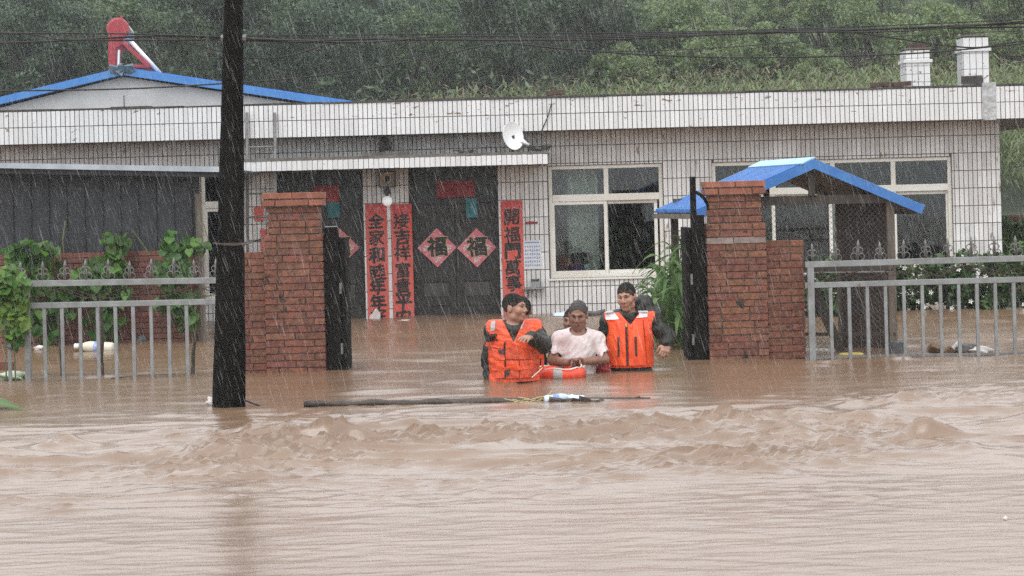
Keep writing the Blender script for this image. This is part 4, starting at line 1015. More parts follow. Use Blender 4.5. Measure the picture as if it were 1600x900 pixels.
for q_, off, nm in ((c_r, .1, 'corner_post'), (c_l, .1, 'corner_post'), (c_r, 1.55, 'corner_post'), (c_l, 1.55, 'corner_post')):
    p = q_ + rdn * off; MB().box((p.x - .035, p.y - .035, -.95), (p.x + .035, p.y + .035, q_.z - .03), jit=.004).build(nm, M['wood_grey'] if q_ is c_r else M['wood_dark'], sh)
for off in (.1, 1.55):
    MB().bar(Vector((c_l.x, c_l.y, zbm)) + rdn * off, Vector((c_r.x, c_r.y, zbm)) + rdn * off, .05, .085).build('tie_beam', M['wood_dark'], sh)
    pk = A + rdn * off; MB().box((pk.x - .03, pk.y - .02, zbm + .043), (pk.x + .03, pk.y + .02, A.z - .06)).build('king_post', M['wood_dark'], sh)
    MB().bar(Vector((c_l.x * .6 + pk.x * .4, c_l.y * .6 + pk.y * .4, zbm + .04)), Vector((c_l.x * .6 + pk.x * .4, c_l.y * .6 + pk.y * .4, zbm + .13)), .05, .04).build('strut', M['wood_dark'], sh)
for (py, mt, tt) in ((418, 'wood_dark', .07), (424, 'galv', .02), (521, 'wood_dark', .03)):
    z = at(1300, py, 20.6).z; MB().bar((c_l.x, c_l.y + .07, z), (c_r.x, c_r.y + .07, z), .03, tt).build('rail', M[mt], sh)
# solid back boards on the right half, diagonal brace, wire netting
bo = at(1389, 450, 20.75); bo.z = 0; bl = (Vector((at(1389, 450, 20.75).x, 20.75, 0)) - Vector((at(1313, 450, 20.95).x, 20.95, 0))).normalized()
for k in range(5):
    p0 = bo - bl * (.002 + k * .094); p1 = bo - bl * (.09 + k * .094)
    MB().add([(p0.x, p0.y, -.9), (p1.x, p1.y, -.9), (p1.x, p1.y, zbm - .03), (p0.x, p0.y, zbm - .03), (p0.x, p0.y + .02, -.9), (p1.x, p1.y + .02, -.9), (p1.x, p1.y + .02, zbm - .03), (p0.x, p0.y + .02, zbm - .03)],
             [(0, 1, 2, 3), (7, 6, 5, 4), (0, 4, 5, 1), (1, 5, 6, 2), (2, 6, 7, 3), (3, 7, 4, 0)]).build('back_board', M['brown_panel'], sh)
MB().bar(at(1262, 430, 20.7), at(1318, 558, 20.7), .09, .03, (0, 1, 0)).build('brace', M['wood_dark'], sh)
net = MB(); xa, xb = c_l.x, c_r.x; s_ = .052
def net_pt(u, z): p = Vector((c_l.x, c_l.y, 0)).lerp(Vector((c_r.x, c_r.y, 0)), u) + rdn * .12; return Vector((p.x, p.y, z))
wn = (Vector((c_r.x, c_r.y, 0)) - Vector((c_l.x, c_l.y, 0))).length; hn0, hn1 = -.05, zbm - .04; hn = hn1 - hn0
k = -int(hn / s_)
for k in range(-int(hn / s_) - 1, int(wn / s_) + 1):
    for sg in (0, 1):
        u0 = k * s_; u1 = u0 + hn
        a_, b_ = max(u0, 0), min(u1, wn)
        if b_ - a_ < .02: continue
        za, zb2 = hn0 + (a_ - u0), hn0 + (b_ - u0)
        if sg: za, zb2 = hn1 - (a_ - u0), hn1 - (b_ - u0)
        net.tube([net_pt(a_ / wn, za), net_pt(b_ / wn, zb2)], .0017, 3, cap=False)
tag(net.build('wire_netting', M['iron'], sh), kind='stuff')

# ---------------------------------------------------------------- utility pole and cables
pb = onwater(357.5, 636); YPOLE = pb.y
tp = at(365, 0, YPOLE); pol = thing('utility_pole', (pb.x, pb.y, -0.95), 'thick black tarred utility pole standing in the flood', 'utility pole')
dz = tp.z - 0.0; lean = (tp.x - pb.x) / dz
rbm, rt_ = .128, .072
b = MB(); pts = []; rd_ = []
for i in range(24):
    z = -0.95 + i * (6.6 / 23); pts.append((pb.x + lean * z, pb.y, z)); rd_.append(max(.06, rbm + (rt_ - rbm) * z / dz) * (1 + .02 * math.sin(i * 2.1)))
b.tube(pts, rd_, 14); b.build('shaft', M['pole'], pol, smooth=True)
b = MB(); b.tube([(pb.x + .09, pb.y - .05, -.4), (pb.x + .118, pb.y - .04, .4), (pb.x + .128, pb.y - .03, 1.35)], [.03, .028, .024], 8); b.build('side_stay', M['pole'], pol, smooth=True)
zz = at(366, 60, YPOLE).z
MB().tube([(pb.x + lean * zz - .09, pb.y, zz), (pb.x + lean * zz + .1, pb.y, zz)], .03, 8).build('cable_clamp', M['iron'], pol)
for z in (1.24,): MB().lathe((pb.x + lean * z, pb.y, z), [(.112, -.006), (.116, 0), (.112, .006)], 14).build('wire_band', M['wire_rust'], pol)
def cable(pts, r, label, n=10, mt='wire', name='overhead_cable'):
    P = [at(px, py, d) for px, py, d in pts]; out = []
    for i in range(len(P) - 1):          # Catmull-Rom
        p0, p1, p2, p3 = P[max(i-1,0)], P[i], P[i+1], P[min(i+2,len(P)-1)]
        for k in range(n):
            t = k / n; out.append(.5 * ((2*p1) + (p2-p0)*t + (2*p0-5*p1+4*p2-p3)*t*t + (-p0+3*p1-3*p2+p3)*t**3))
    out.append(P[-1]); o = MB().tube(out, r * 1.35 + .0016, 6).build(name, M[mt], loc=P[0]); tag(o, label, 'cable'); return o
PD = YPOLE
cable([(372, 60, PD), (470, 63, PD), (600, 61, PD + .3), (800, 62, PD + .6), (1000, 57, PD + 1), (1300, 48, PD + 1.5), (1600, 36, PD + 2), (1900, 20, PD + 2.5)], .0065, 'thickest overhead cable running from the pole across the top of the picture')
cable([(372, 63, PD), (520, 66, PD), (660, 62, PD + .3), (850, 63, PD + .6), (1050, 58, PD + 1), (1250, 47, PD + 1.5), (1600, 42, PD + 2), (1900, 32, PD + 2.5)], .005, 'cable twisted just under the thickest overhead cable')
cable([(372, 58, PD), (560, 66, PD), (700, 57, PD + .3), (900, 57, PD + .6), (1150, 50, PD + 1), (1400, 49, PD + 1.5), (1600, 33, PD + 2), (1900, 15, PD + 2.5)], .0035, 'thin upper strand of the bundle of overhead cables')
cable([(360, 60, PD), (250, 56, PD + .2), (120, 62, PD + .4), (40, 66, PD + .5), (-200, 72, PD + 1)], .0055, 'overhead cable from the pole toward the picture edge past the red tank')
cable([(360, 62, PD), (230, 63, PD + .2), (100, 62, PD + .3), (30, 52, PD + .5), (-200, 40, PD + 1)], .004, 'overhead cable crossing over another left of the red tank')
cable([(362, 58, PD), (200, 53, PD + .2), (70, 52, PD + .3), (-200, 52, PD + .6)], .0035, 'thin straight overhead cable just below the red tank')
cable([(362, 84, PD), (310, 72, PD + .1), (270, 62, PD + .2), (230, 58, PD + .3)], .0035, 'short drooping cable between the pole and the red tank')
cable([(374, 90, PD), (420, 91, PD + .1), (460, 85, PD + .2), (510, 70, PD + .3), (560, 64, PD + .4)], .0045, 'cable drooping from the pole up to the cable bundle')
cable([(-200, 144, 19), (0, 142, 19), (190, 139, 19.2), (340, 131, 19.4), (480, 120, 19.6), (640, 96, 20), (760, 71, 20.4), (850, 66, 21)], .0045, 'low cable rising in front of the blue roof to the cable bundle')
cable([(800, 68, 18), (900, 78, 18.2), (1020, 86, 18.4), (1150, 90, 18.6), (1300, 88, 18.8), (1450, 82, 19), (1600, 68, 19.2), (1900, 40, 19.6)], .0045, 'low cable sagging in front of the hillside and both chimneys')
cable([(1320, 48, 18.5), (1400, 60, 18.6), (1480, 71, 18.7), (1530, 74, 18.8), (1600, 64, 19), (1900, 30, 19.4)], .0045, 'cable dipping in front of the taller chimney')
cable([(372, 56, PD), (700, 53, PD + .4), (1000, 51, PD + .9), (1300, 43, PD + 1.4), (1600, 30, PD + 2), (1900, 12, PD + 2.4)], .0025, 'thinnest overhead cable above the cable bundle')
cable([(800, 80, 24), (950, 80, 24), (1100, 76, 24), (1300, 62, 24), (1600, 48, 24), (1900, 40, 24)], .003, 'faint thin cable in front of the pale hillside shrubs')
cable([(384, 626, PD), (397, 631, PD), (412, 635, PD), (440, 635.5, PD - .05), (476, 633, PD + .05)], .004, 'thin wire from the pole foot to the floating log', name='loose_wire')
cable([(333, 380, PD), (360, 383, PD - .14), (385, 381, PD), (395, 377, YP), (412, 372, YP)], .004, 'barbed wire from the pole to the brick pillar', mt='wire_rust', name='barbed_wire')
cable([(862, 160, DP - .03), (856, 182, DP - .04), (848, 200, DP - .02), (846, 207, DP - .02)], .004, 'short dark cable hanging over the parapet beside the dish', name='loose_cable')
# ---------------------------------------------------------------- near plants
M['vine_leaf'] = leafmat('vine_leaf', (0.10,0.21,0.035), (0.065,0.15,0.03), 0.35, obj=True, scale=3)
M['vine_dark'] = leafmat('vine_leaf_dark', (0.045,0.105,0.025), (0.06,0.13,0.03), 0.35, obj=True, scale=3)
M['vine_bright'] = leafmat('vine_leaf_bright', (0.17,0.28,0.05), (0.11,0.21,0.04), 0.3, obj=True, scale=3)
M['maize_leaf'] = leafmat('maize_leaf', (0.13,0.23,0.07), (0.095,0.18,0.055), 0.25, obj=True, scale=4)
M['stem'] = mat('green_stem', (0.09,0.12,0.04), 0.6, (0.12,0.10,0.05), scale=10)
M['dry_stem'] = mat('dry_stem', (0.10,0.06,0.04), 0.8)
def heart_leaf(mt):
    """a lobed bean leaf, folded along its rib"""
    out = [(0, 0), (.34, -.14), (.52, .12), (.50, .42), (.26, .74), (0, 1.05)]
    vs = [(0, 0, 0), (0, .35, .06), (0, .7, .03), (0, 1.05, -.12)]; fs = []
    for s in (1, -1):
        b = len(vs); vs += [(s * .34, -.14, .02), (s * .52, .12, -.05), (s * .50, .42, -.09), (s * .26, .74, -.12)]
        q = [(0, b, b + 1), (0, b + 1, 1), (1, b + 1, b + 2), (1, b + 2, 2), (2, b + 2, b + 3), (2, b + 3, 3)]
        fs += q if s > 0 else [tuple(reversed(f)) for f in q]
    return MB().add(vs, fs).mesh('leaf', mats=(mt,), smooth=True)
LV = [heart_leaf(M['vine_leaf']), heart_leaf(M['vine_dark'])]; LB = [heart_leaf(M['vine_bright'])] * 2 + [heart_leaf(M['vine_leaf'])]
def vine(label, blobs, d, n, size, meshes, stems, seed, name='climbing_vine'):
    """blobs: (px, py, rx, ry) patches of leaves; stems: pixel polylines"""
    rnd = random.Random(seed); base = at(blobs[0][0], blobs[0][1], d)
    t = thing(name, (base.x, d, -0.3), label, 'vine', 'vines along the yard')
    b = MB()
    for st in stems: b.tube([at(px, py, d + rnd.uniform(-.06, .06)) for px, py in st], .008, 5)
    b.build('stem', M['stem'], t)
    wts = [bl[2] * bl[3] for bl in blobs]
    for k in range(n):
        px, py, rx, ry = rnd.choices(blobs, wts)[0]; a = rnd.uniform(0, 6.28); q = rnd.random() ** .55
        p = at(px + rx * q * math.cos(a), py + ry * q * math.sin(a), d + rnd.uniform(-.16, .12))
        s = size * rnd.uniform(.55, 1.25)
        mesh_obj('leaf', rnd.choice(meshes), t, p, (R(rnd.uniform(200, 285)), R(rnd.uniform(-35, 35)), R(rnd.uniform(-70, 70))), (s, s, s))
    return t
DV = 24.75
vine('bean vine with broad leaves near the picture edge, climbing the shed', [(60, 385, 34, 18), (45, 405, 40, 30), (75, 425, 26, 40), (60, 460, 40, 30), (35, 395, 20, 22), (110, 460, 20, 40), (72, 500, 26, 40)], DV, 260, .115, LV,
     [[(90, 590), (92, 520), (80, 450), (60, 390)], [(96, 588), (95, 540), (88, 470), (40, 400)], [(100, 400), (98, 375), (102, 345)]], 1)
vine('bean vine with broad leaves in the middle of the shed wall', [(182, 372, 22, 16), (178, 392, 26, 16), (165, 420, 36, 24), (140, 430, 26, 18), (165, 460, 40, 26), (165, 500, 34, 30), (185, 440, 14, 30), (120, 440, 22, 14)], DV, 240, .115, LV,
     [[(158, 588), (157, 540), (160, 470), (180, 380)], [(155, 585), (150, 500), (130, 430)], [(205, 358), (218, 375), (234, 398)]], 2)
vine('bean vine with broad leaves against the weathered corner post', [(275, 368, 18, 10), (268, 385, 16, 16), (283, 400, 20, 18), (300, 382, 18, 12), (265, 415, 22, 22), (280, 430, 22, 14), (290, 480, 18, 34), (270, 470, 26, 24), (255, 430, 14, 14)], DV - .15, 230, .115, LV,
     [[(303, 585), (300, 520), (290, 450), (275, 380)], [(303, 585), (306, 540), (305, 480)], [(318, 350), (325, 375), (312, 400)]], 3)
vine('bright green leafy vine smothering the fence end at the picture edge', [(14, 440, 30, 26), (22, 470, 24, 30), (8, 470, 22, 40), (28, 500, 16, 26), (22, 525, 14, 20), (2, 440, 20, 20)], YF - .08, 290, .08, LB,
     [[(25, 600), (22, 540), (20, 450)], [(10, 590), (8, 500), (30, 440)]], 4, 'fence_vine')
for (pts, lab) in (([(158, 480), (160, 530), (158, 560), (160, 590)], 'dark bare stem standing behind the fence, centre of the three'), ([(93, 490), (95, 540), (98, 592)], 'dark bare stem behind the fence, nearest the picture edge'), ([(306, 520), (302, 550), (301, 588)], 'dark bare stem behind the fence, nearest the pole')):
    ps = [at(px, py, YF + .35) for px, py in pts]; o = MB().tube(ps, [.014, .018, .02, .022][:len(ps)], 6).build('bare_stem', M['bark_wet'], loc=ps[-1]); tag(o, lab, 'stem')
# maize plants by the gate
def ribbon(L_, wd, up, droop, mt, n=9):
    vs = []; fs = []
    for i in range(n + 1):
        t = i / n; x = L_ * (t * .82); z = up * math.sin(min(t * 1.7, 1.57)) - droop * max(0, t - .35) ** 1.6 * 2.0
        hw = wd * .5 * (math.sin(math.pi * min(1, .14 + t * .86)) ** .7) * (1 if t < .99 else .1)
        wv = .012 * math.sin(t * 14)
        vs += [(x, -hw, z + .008 + wv), (x, 0, z - .006), (x, hw, z + .008 - wv)]
    for i in range(n):
        a = 3 * i; fs += [(a, a + 3, a + 4, a + 1), (a + 1, a + 4, a + 5, a + 2)]
    return MB().add(vs, fs).mesh('leaf', mats=(mt,), smooth=True)
CL = [ribbon(.62, .072, .26, .30, M['maize_leaf']), ribbon(.72, .078, .30, .46, M['maize_leaf']), ribbon(.5, .06, .30, .12, M['maize_leaf']), ribbon(.66, .062, .34, .60, M['maize_leaf'])]
rm = random.Random(9)
for i, (px, d, top) in enumerate(((1041, 22.2, .78), (1049, 21.6, .9), (1057, 22.5, 1.0), (1066, 21.8, .95), (1076, 22.1, 1.02), (1036, 21.4, .5), (1084, 21.6, .95), (1026, 22.6, .5), (1034, 22.8, .72), (1062, 21.3, .7))):
    b = at(px, 500, d); lab = ['shortest maize plant beside the standing rescuer', 'maize plant second in from the window side', 'maize plant in the middle of the clump, in front of the window', 'maize plant close to the open gate leaf', 'tallest maize plant right against the open gate leaf', 'low maize plant leaning over the water beside the rescuer', 'maize plant partly hidden behind the open gate leaf', 'farthest-out maize plant of the clump, nearest the rescuer with white yokes', 'maize plant at the back of the clump, before the window corner', 'maize plant at the front of the clump, close to the water'][i]
    t = thing('maize_plant', (b.x, d, -.95), lab, 'maize plant', 'maize plants by the gate')
    MB().tube([(b.x, d, -.95), (b.x + .01, d, 0), (b.x + rm.uniform(-.05, .05), d, top)], [.016, .014, .006], 6).build('stalk', M['stem'], t)
    n = 21
    for k in range(n):
        z = -.05 + (top + .0) * (k / (n - 1)); a = k * 2.5 + rm.uniform(-.5, .5); s = rm.uniform(.7, 1.05) * (1.0 - .35 * k / n)
        mesh_obj('leaf', rm.choice(CL), t, (b.x, d, z), (rm.uniform(-.3, .3), -R(rm.uniform(5, 35)), a), (s, s, s))
# bushes behind the right fence
M['bush_leaf'] = leafmat('garden_bush_leaf', (0.05,0.10,0.03), (0.075,0.135,0.04), 0.4, scale=3)
M['fleck'] = mat('white_fleck', (0.8,0.8,0.78), 0.6)
for i, (px, py, d, rx, rz) in enumerate(((1290, 452, 26.5, .45, .40), (1345, 455, 27.0, .5, .36), (1420, 448, 27.2, .55, .36), (1480, 446, 27.3, .55, .40), (1545, 446, 27.2, .55, .38), (1610, 440, 27.4, .6, .5))):
    c = at(px, py, d); lab = ['leafy green bush seen through the shelter netting', 'leafy green bush behind the dark shelter boards', 'leafy green bush just right of the shelter post', 'leafy green bush below the big window corner', 'leafy green bush in front of the house corner', 'leafy green bush at the picture edge beyond the house'][i]
    t = thing('garden_bush', (c.x, d, -.4), lab, 'bush', 'bushes along the house front')
    cm, q = crown_mesh('foliage', 1500, (rx, .42, rz), 0, M['bush_leaf'], 30 + i, .10, 26, .36, .35)
    mesh_obj('foliage', cm, t, c)
    b = MB(); rq = random.Random(i)
    for k in range(8): e = c + Vector(q[k]); b.tube([(c.x + rq.uniform(-.1, .1), d, -.4), (c.x * .5 + e.x * .5, d, c.z - .1), e], [.015, .01, .004], 5)
    b.build('stems', M['stem'], t)
    if i in (2, 3, 4, 1):
        for k in range(3):
            a = rq.uniform(0, 6.28); p = c + Vector((rx * rq.uniform(-1, 1), -.42 * rq.uniform(.6, 1.05), rz * rq.uniform(-.9, .7)))
            f = MB()  # white flecks standing in for wall glimpsed between the leaves
            for j in range(5):
                w2 = j * 1.257; f.add([p, p + Vector((.022 * math.cos(w2 - .4), -.006, .022 * math.sin(w2 - .4))), p + Vector((.034 * math.cos(w2), -.012, .034 * math.sin(w2))), p + Vector((.022 * math.cos(w2 + .4), -.006, .022 * math.sin(w2 + .4)))], [(0, 1, 2, 3)])
            f.build('wall_fleck', M['fleck'], t)
# old brick boundary wall beyond the house corner
bp = at(1580, 348, 33.0)
w_ = thing('boundary_wall', (bp.x + 1.5, 33, -.3), 'low old brick wall beyond the house corner', 'wall')
z1_, z0_ = at(1590, 336, 33).z, -.3
MB().box((bp.x - .05, 33.03, z0_), (bp.x + 3, 33.2, z1_ - .01)).build('mortar_core', M['mortar'], w_)
z = z1_ - BH / 2; k = 0
while z > z1_ - .75: lay(w_, bp.x - .05, bp.x + 1.0, 33.0, z, [.24] * 5 if k % 2 else [.115] + [.24] * 5, 'brick_old', rnd=rb); z -= BH + BJ; k += 1
for i, px in enumerate((1578, 1592)):
    c = at(px, 385, 32.0); t = thing('garden_bush', (c.x, 32, -.3), ['dark bush below the old brick wall, touching the house corner', 'dark bush below the old brick wall, at the picture edge'][i], 'bush', 'bushes below the old wall')
    cm, q = crown_mesh('foliage', 900, (.4, .35, .5), 0, M['bush_leaf'], 60 + i, .10, 22, .36, .35); mesh_obj('foliage', cm, t, c)

# ---------------------------------------------------------------- things afloat
lg = onwater(745, 630); DL = lg.y
b = MB(); pts = []; rads = []
for i in range(30):
    t = i / 29; px = 475 + (852 - 475) * t; py = 631.5 - 4.2 * t; p = at(px, py, DL - .02)
    pts.append(p + Vector((0, 0, .006 * math.sin(i * .9)))); rads.append(.026 + .005 * math.sin(i * 1.7) - .006 * abs(t - .5))
b.tube(pts, rads, 9); b = b.build('floating_log', M['bark_wet'], loc=pts[0], smooth=True); tag(b, 'long thin dark log drifting past the utility pole', 'log')
b = MB(); pts = [at(px, py, DL + .05) for px, py in ((590, 630.5), (680, 629), (760, 627.5), (850, 627.5), (920, 627.5), (975, 625.5), (1016, 624.5))]
b.tube(pts, [.016, .024, .03, .03, .034, .026, .018], 8); b.tube([at(965, 626.5, DL + .05), at(985, 624, DL + .04), at(1000, 619.5, DL + .05)], [.012, .01, .004], 6)
b = b.build('floating_branch', M['bark_wet'], loc=pts[0], smooth=True); tag(b, 'long branch with a forked tip floating in front of the rescuers', 'branch')
st = MB(); rs = random.Random(12)
for k in range(16):
    p = at(rs.uniform(812, 860), rs.uniform(625, 632), DL - rs.uniform(0, .12)); q = p + Vector((rs.uniform(-.16, .2), rs.uniform(-.04, .04), rs.uniform(-.008, .04))); st.tube([p, p.lerp(q, .5) + Vector((0, 0, .006)), q], .005, 4)
st.tube([at(838, 628, DL - .05), at(858, 617, DL - .05), at(863, 611, DL - .05)], .008, 5)
tag(st.build('straw_clump', M['straw'], loc=at(835, 631, DL)), 'clump of yellow straw caught on the floating branch', 'straw', kind='thing')
dk = MB(); 
for k in range(10):
    p = at(rs.uniform(868, 935), rs.uniform(627, 630), DL - .08); dk.cbox(p, (.12, .06, .04), (rs.uniform(-.4, .4), rs.uniform(-.3, .3), rs.uniform(-1, 1)), jit=.015)
tag(dk.build('sodden_debris', M['bark_wet'], loc=at(900, 631, DL)), 'dark sodden debris piled against the floating branch', 'debris', kind='thing')
def bottle(c, ang, s, label, mt='bottle', lab=True, name='plastic_bottle'):
    t = thing(name, c, label, 'bottle'); rot = Matrix.Rotation(ang, 4, 'Z') @ Matrix.Rotation(R(86), 4, 'Y')
    prof = [(.001, -.11), (.03, -.11), (.034, -.1), (.034, -.05), (.031, -.03), (.034, -.01), (.034, .03), (.026, .06), (.013, .085), (.013, .1), (.001, .1)]
    MB().lathe(c, [(r_ * s, z_ * s) for r_, z_ in prof], 14, M=rot).build('bottle_body', M[mt], t, smooth=True)
    cm = rot @ Vector((0, 0, .108 * s)); MB().lathe(Vector(c) + cm, [(.001, -.012 * s), (.016 * s, -.012 * s), (.016 * s, .012 * s), (.001, .012 * s)], 10, M=rot).build('cap', M['white_clean'], t)
    if lab: MB().lathe(c, [(.0352 * s, -.045 * s), (.0352 * s, .0)], 14, M=rot).build('bottle_label', M['blue_label'], t)
bottle(at(872, 622.5, DL - .03), R(20), 1.0, 'clear blue-white plastic bottle lying on the floating branch')
bottle(at(895, 622.5, DL), R(170), .8, 'second pale plastic bottle on the floating branch, nearer the forked tip', lab=False)
jg = at(148, 535, 23.6); bottle((jg.x, jg.y, .035), R(172), 1.9, 'cream plastic jug with blue label floating behind the fence', 'jug', name='plastic_jug')
def lump(name, px, py, size, mt, label, cat, d=None, seed=0, lift=.02, n=2):
    p = onwater(px, py) if d is None else at(px, py, d)
    bm = bmesh.new(); bmesh.ops.create_icosphere(bm, subdivisions=3, radius=1); rl = np.random.default_rng(seed); f = rl.uniform(2, 6, (4, 3)); ph = rl.uniform(0, 6, 4)
    for v in bm.verts:
        k = 1 + sum(.13 * math.sin(f[i] @ np.array(v.co) + ph[i]) for i in range(4)); v.co = Vector((v.co.x * size[0] * k, v.co.y * size[1] * k, v.co.z * size[2] * k))
    me = bpy.data.meshes.new(name); bm.to_mesh(me); bm.free(); me.materials.append(M[mt]); me.polygons.foreach_set('use_smooth', [True] * len(me.polygons))
    o = mesh_obj(name, me, None, (p.x, p.y, (0 if d is None else p.z) + lift)); tag(o, label, cat); return o
M['bag_blue'] = mat('pale_blue_bag', (0.55,0.66,0.74), 0.4, (0.75,0.78,0.8), scale=9)
M['bag_white'] = mat('white_bag', (0.72,0.70,0.68), 0.5, (0.5,0.45,0.42), scale=10)
M['bag_green'] = mat('pale_green_bag', (0.42,0.58,0.38), 0.5, (0.6,0.66,0.52), scale=8)
M['bag_black'] = mat('black_bag', (0.03,0.027,0.025), 0.4, (0.06,0.05,0.045), scale=10)
lump('plastic_bag', 882, 494, (.16, .08, .035), 'bag_blue', 'pale blue plastic bag floating against the house wall', 'bag', seed=1)
lump('plastic_bag', 14, 592, (.15, .12, .045), 'bag_green', 'pale green plastic bag afloat under the fence vine', 'bag', seed=2)
lump('plastic_bag', 1532, 552, (.10, .06, .04), 'bag_white', 'white plastic bag with reddish dirt in the flotsam at the right fence', 'bag', seed=3)
lump('plastic_bag', 1512, 551, (.12, .08, .06), 'bag_black', 'crumpled black bag in the flotsam at the right fence', 'bag', seed=4)
lump('plastic_bag', 221, 534, (.06, .05, .05), 'styro', 'small grey bundle floating behind the fence near the brick base', 'bag', seed=5)
lump('foam_scrap', 330, 634, (.035, .03, .04), 'bag_white', 'white foam scrap stuck to the foot of the pole', 'foam scrap', seed=6)
lump('foam_scrap', 60, 547, (.05, .03, .025), 'bag_white', 'small white foam scrap left of the cream jug', 'foam scrap', seed=7)
lump('foam_scrap', 1571, 813, (.010, .010, .012), 'bag_white', 'tiny white foam scrap alone on the calm foreground water', 'foam scrap', seed=8, lift=.006)
lump('plastic_bag', 632, 501, (.07, .03, .014), 'bag_white', 'thin white plastic scrap drifting before the double door', 'bag', seed=9, lift=.0)
def crate(name, px, py, size, rot, mt, label, cat, lift=0.0):
    p = onwater(px, py); o = MB().cbox((p.x, p.y, lift), size, rot, jit=.01).build(name, M[mt], loc=(p.x, p.y, lift), bevel=.006); tag(o, label, cat); return o
crate('wooden_box', 8, 580, (.18, .14, .12), (0, .05, .1), 'brick_old', 'dark red wooden box afloat behind the fence at the picture edge', 'box', .03)
crate('foam_block', 1403, 552, (.13, .1, .13), (.05, 0, .2), 'styro', 'dark grey foam block against the shelter post', 'foam block', .045)
crate('cardboard_piece', 1463, 552, (.16, .05, .10), (.9, .3, .3), 'cardboard', 'torn brown cardboard leaning in the flotsam at the fence', 'cardboard', .03)
crate('cardboard_piece', 1481, 553, (.11, .04, .07), (.5, -.6, -.2), 'cardboard', 'smaller brown cardboard scrap beside the white board', 'cardboard', .02)
crate('white_board', 1492, 551, (.19, .012, .03), (.2, -.75, .2), 'bag_white', 'slanting white board sticking out of the flotsam', 'board', .055)
p = onwater(1330, 557); o = MB().tube([(p.x + .1 * math.cos(a), p.y + .07 * math.sin(a), .016) for a in [6.2832 * i / 24 for i in range(25)]], .018, 6).build('yellow_hoop', M['yellow'], loc=p, smooth=True); tag(o, 'flat yellow plastic hoop floating inside the shelter', 'hoop')
cable([(175, 593, YF - .0), (200, 590, YF + .3), (240, 588, YF + .35), (275, 587, YF + .35)], .012, 'thin dark stick floating behind the fence pickets', mt='bark_wet', name='floating_stick')
bpy.data.objects['floating_stick']['category'] = 'stick'
p0 = onwater(900, 494); o = MB().tube([at(915, 489, p0.y), at(930, 490, p0.y), at(946, 486, p0.y)], .03, 8).build('grey_pipe', M['styro'], loc=p0); tag(o, 'grey pipe lying at the house wall behind the man in white', 'pipe')
# big torn leaf drifting in from the left
p = onwater(6, 642); lf = thing('drifting_leaf', (p.x, p.y, 0), 'large torn green leaf floating at the picture edge', 'leaf')
for k in range(7):
    e = onwater(44 - k * 2.2, 642.5 - k * .9); s0 = Vector((p.x - .25, p.y + .1 + k * .03, .03 + .008 * k)); m_ = s0.lerp(e, .55) + Vector((0, 0, .035)); wd = Vector((0, .018, .006))
    MB().add([s0 - wd, s0 + wd, m_ + wd * 1.2, m_ - wd * 1.2, e + Vector((0, 0, .004))], [(0, 1, 2, 3), (3, 2, 4)]).build('leaf_blade', M['maize_leaf'], lf)
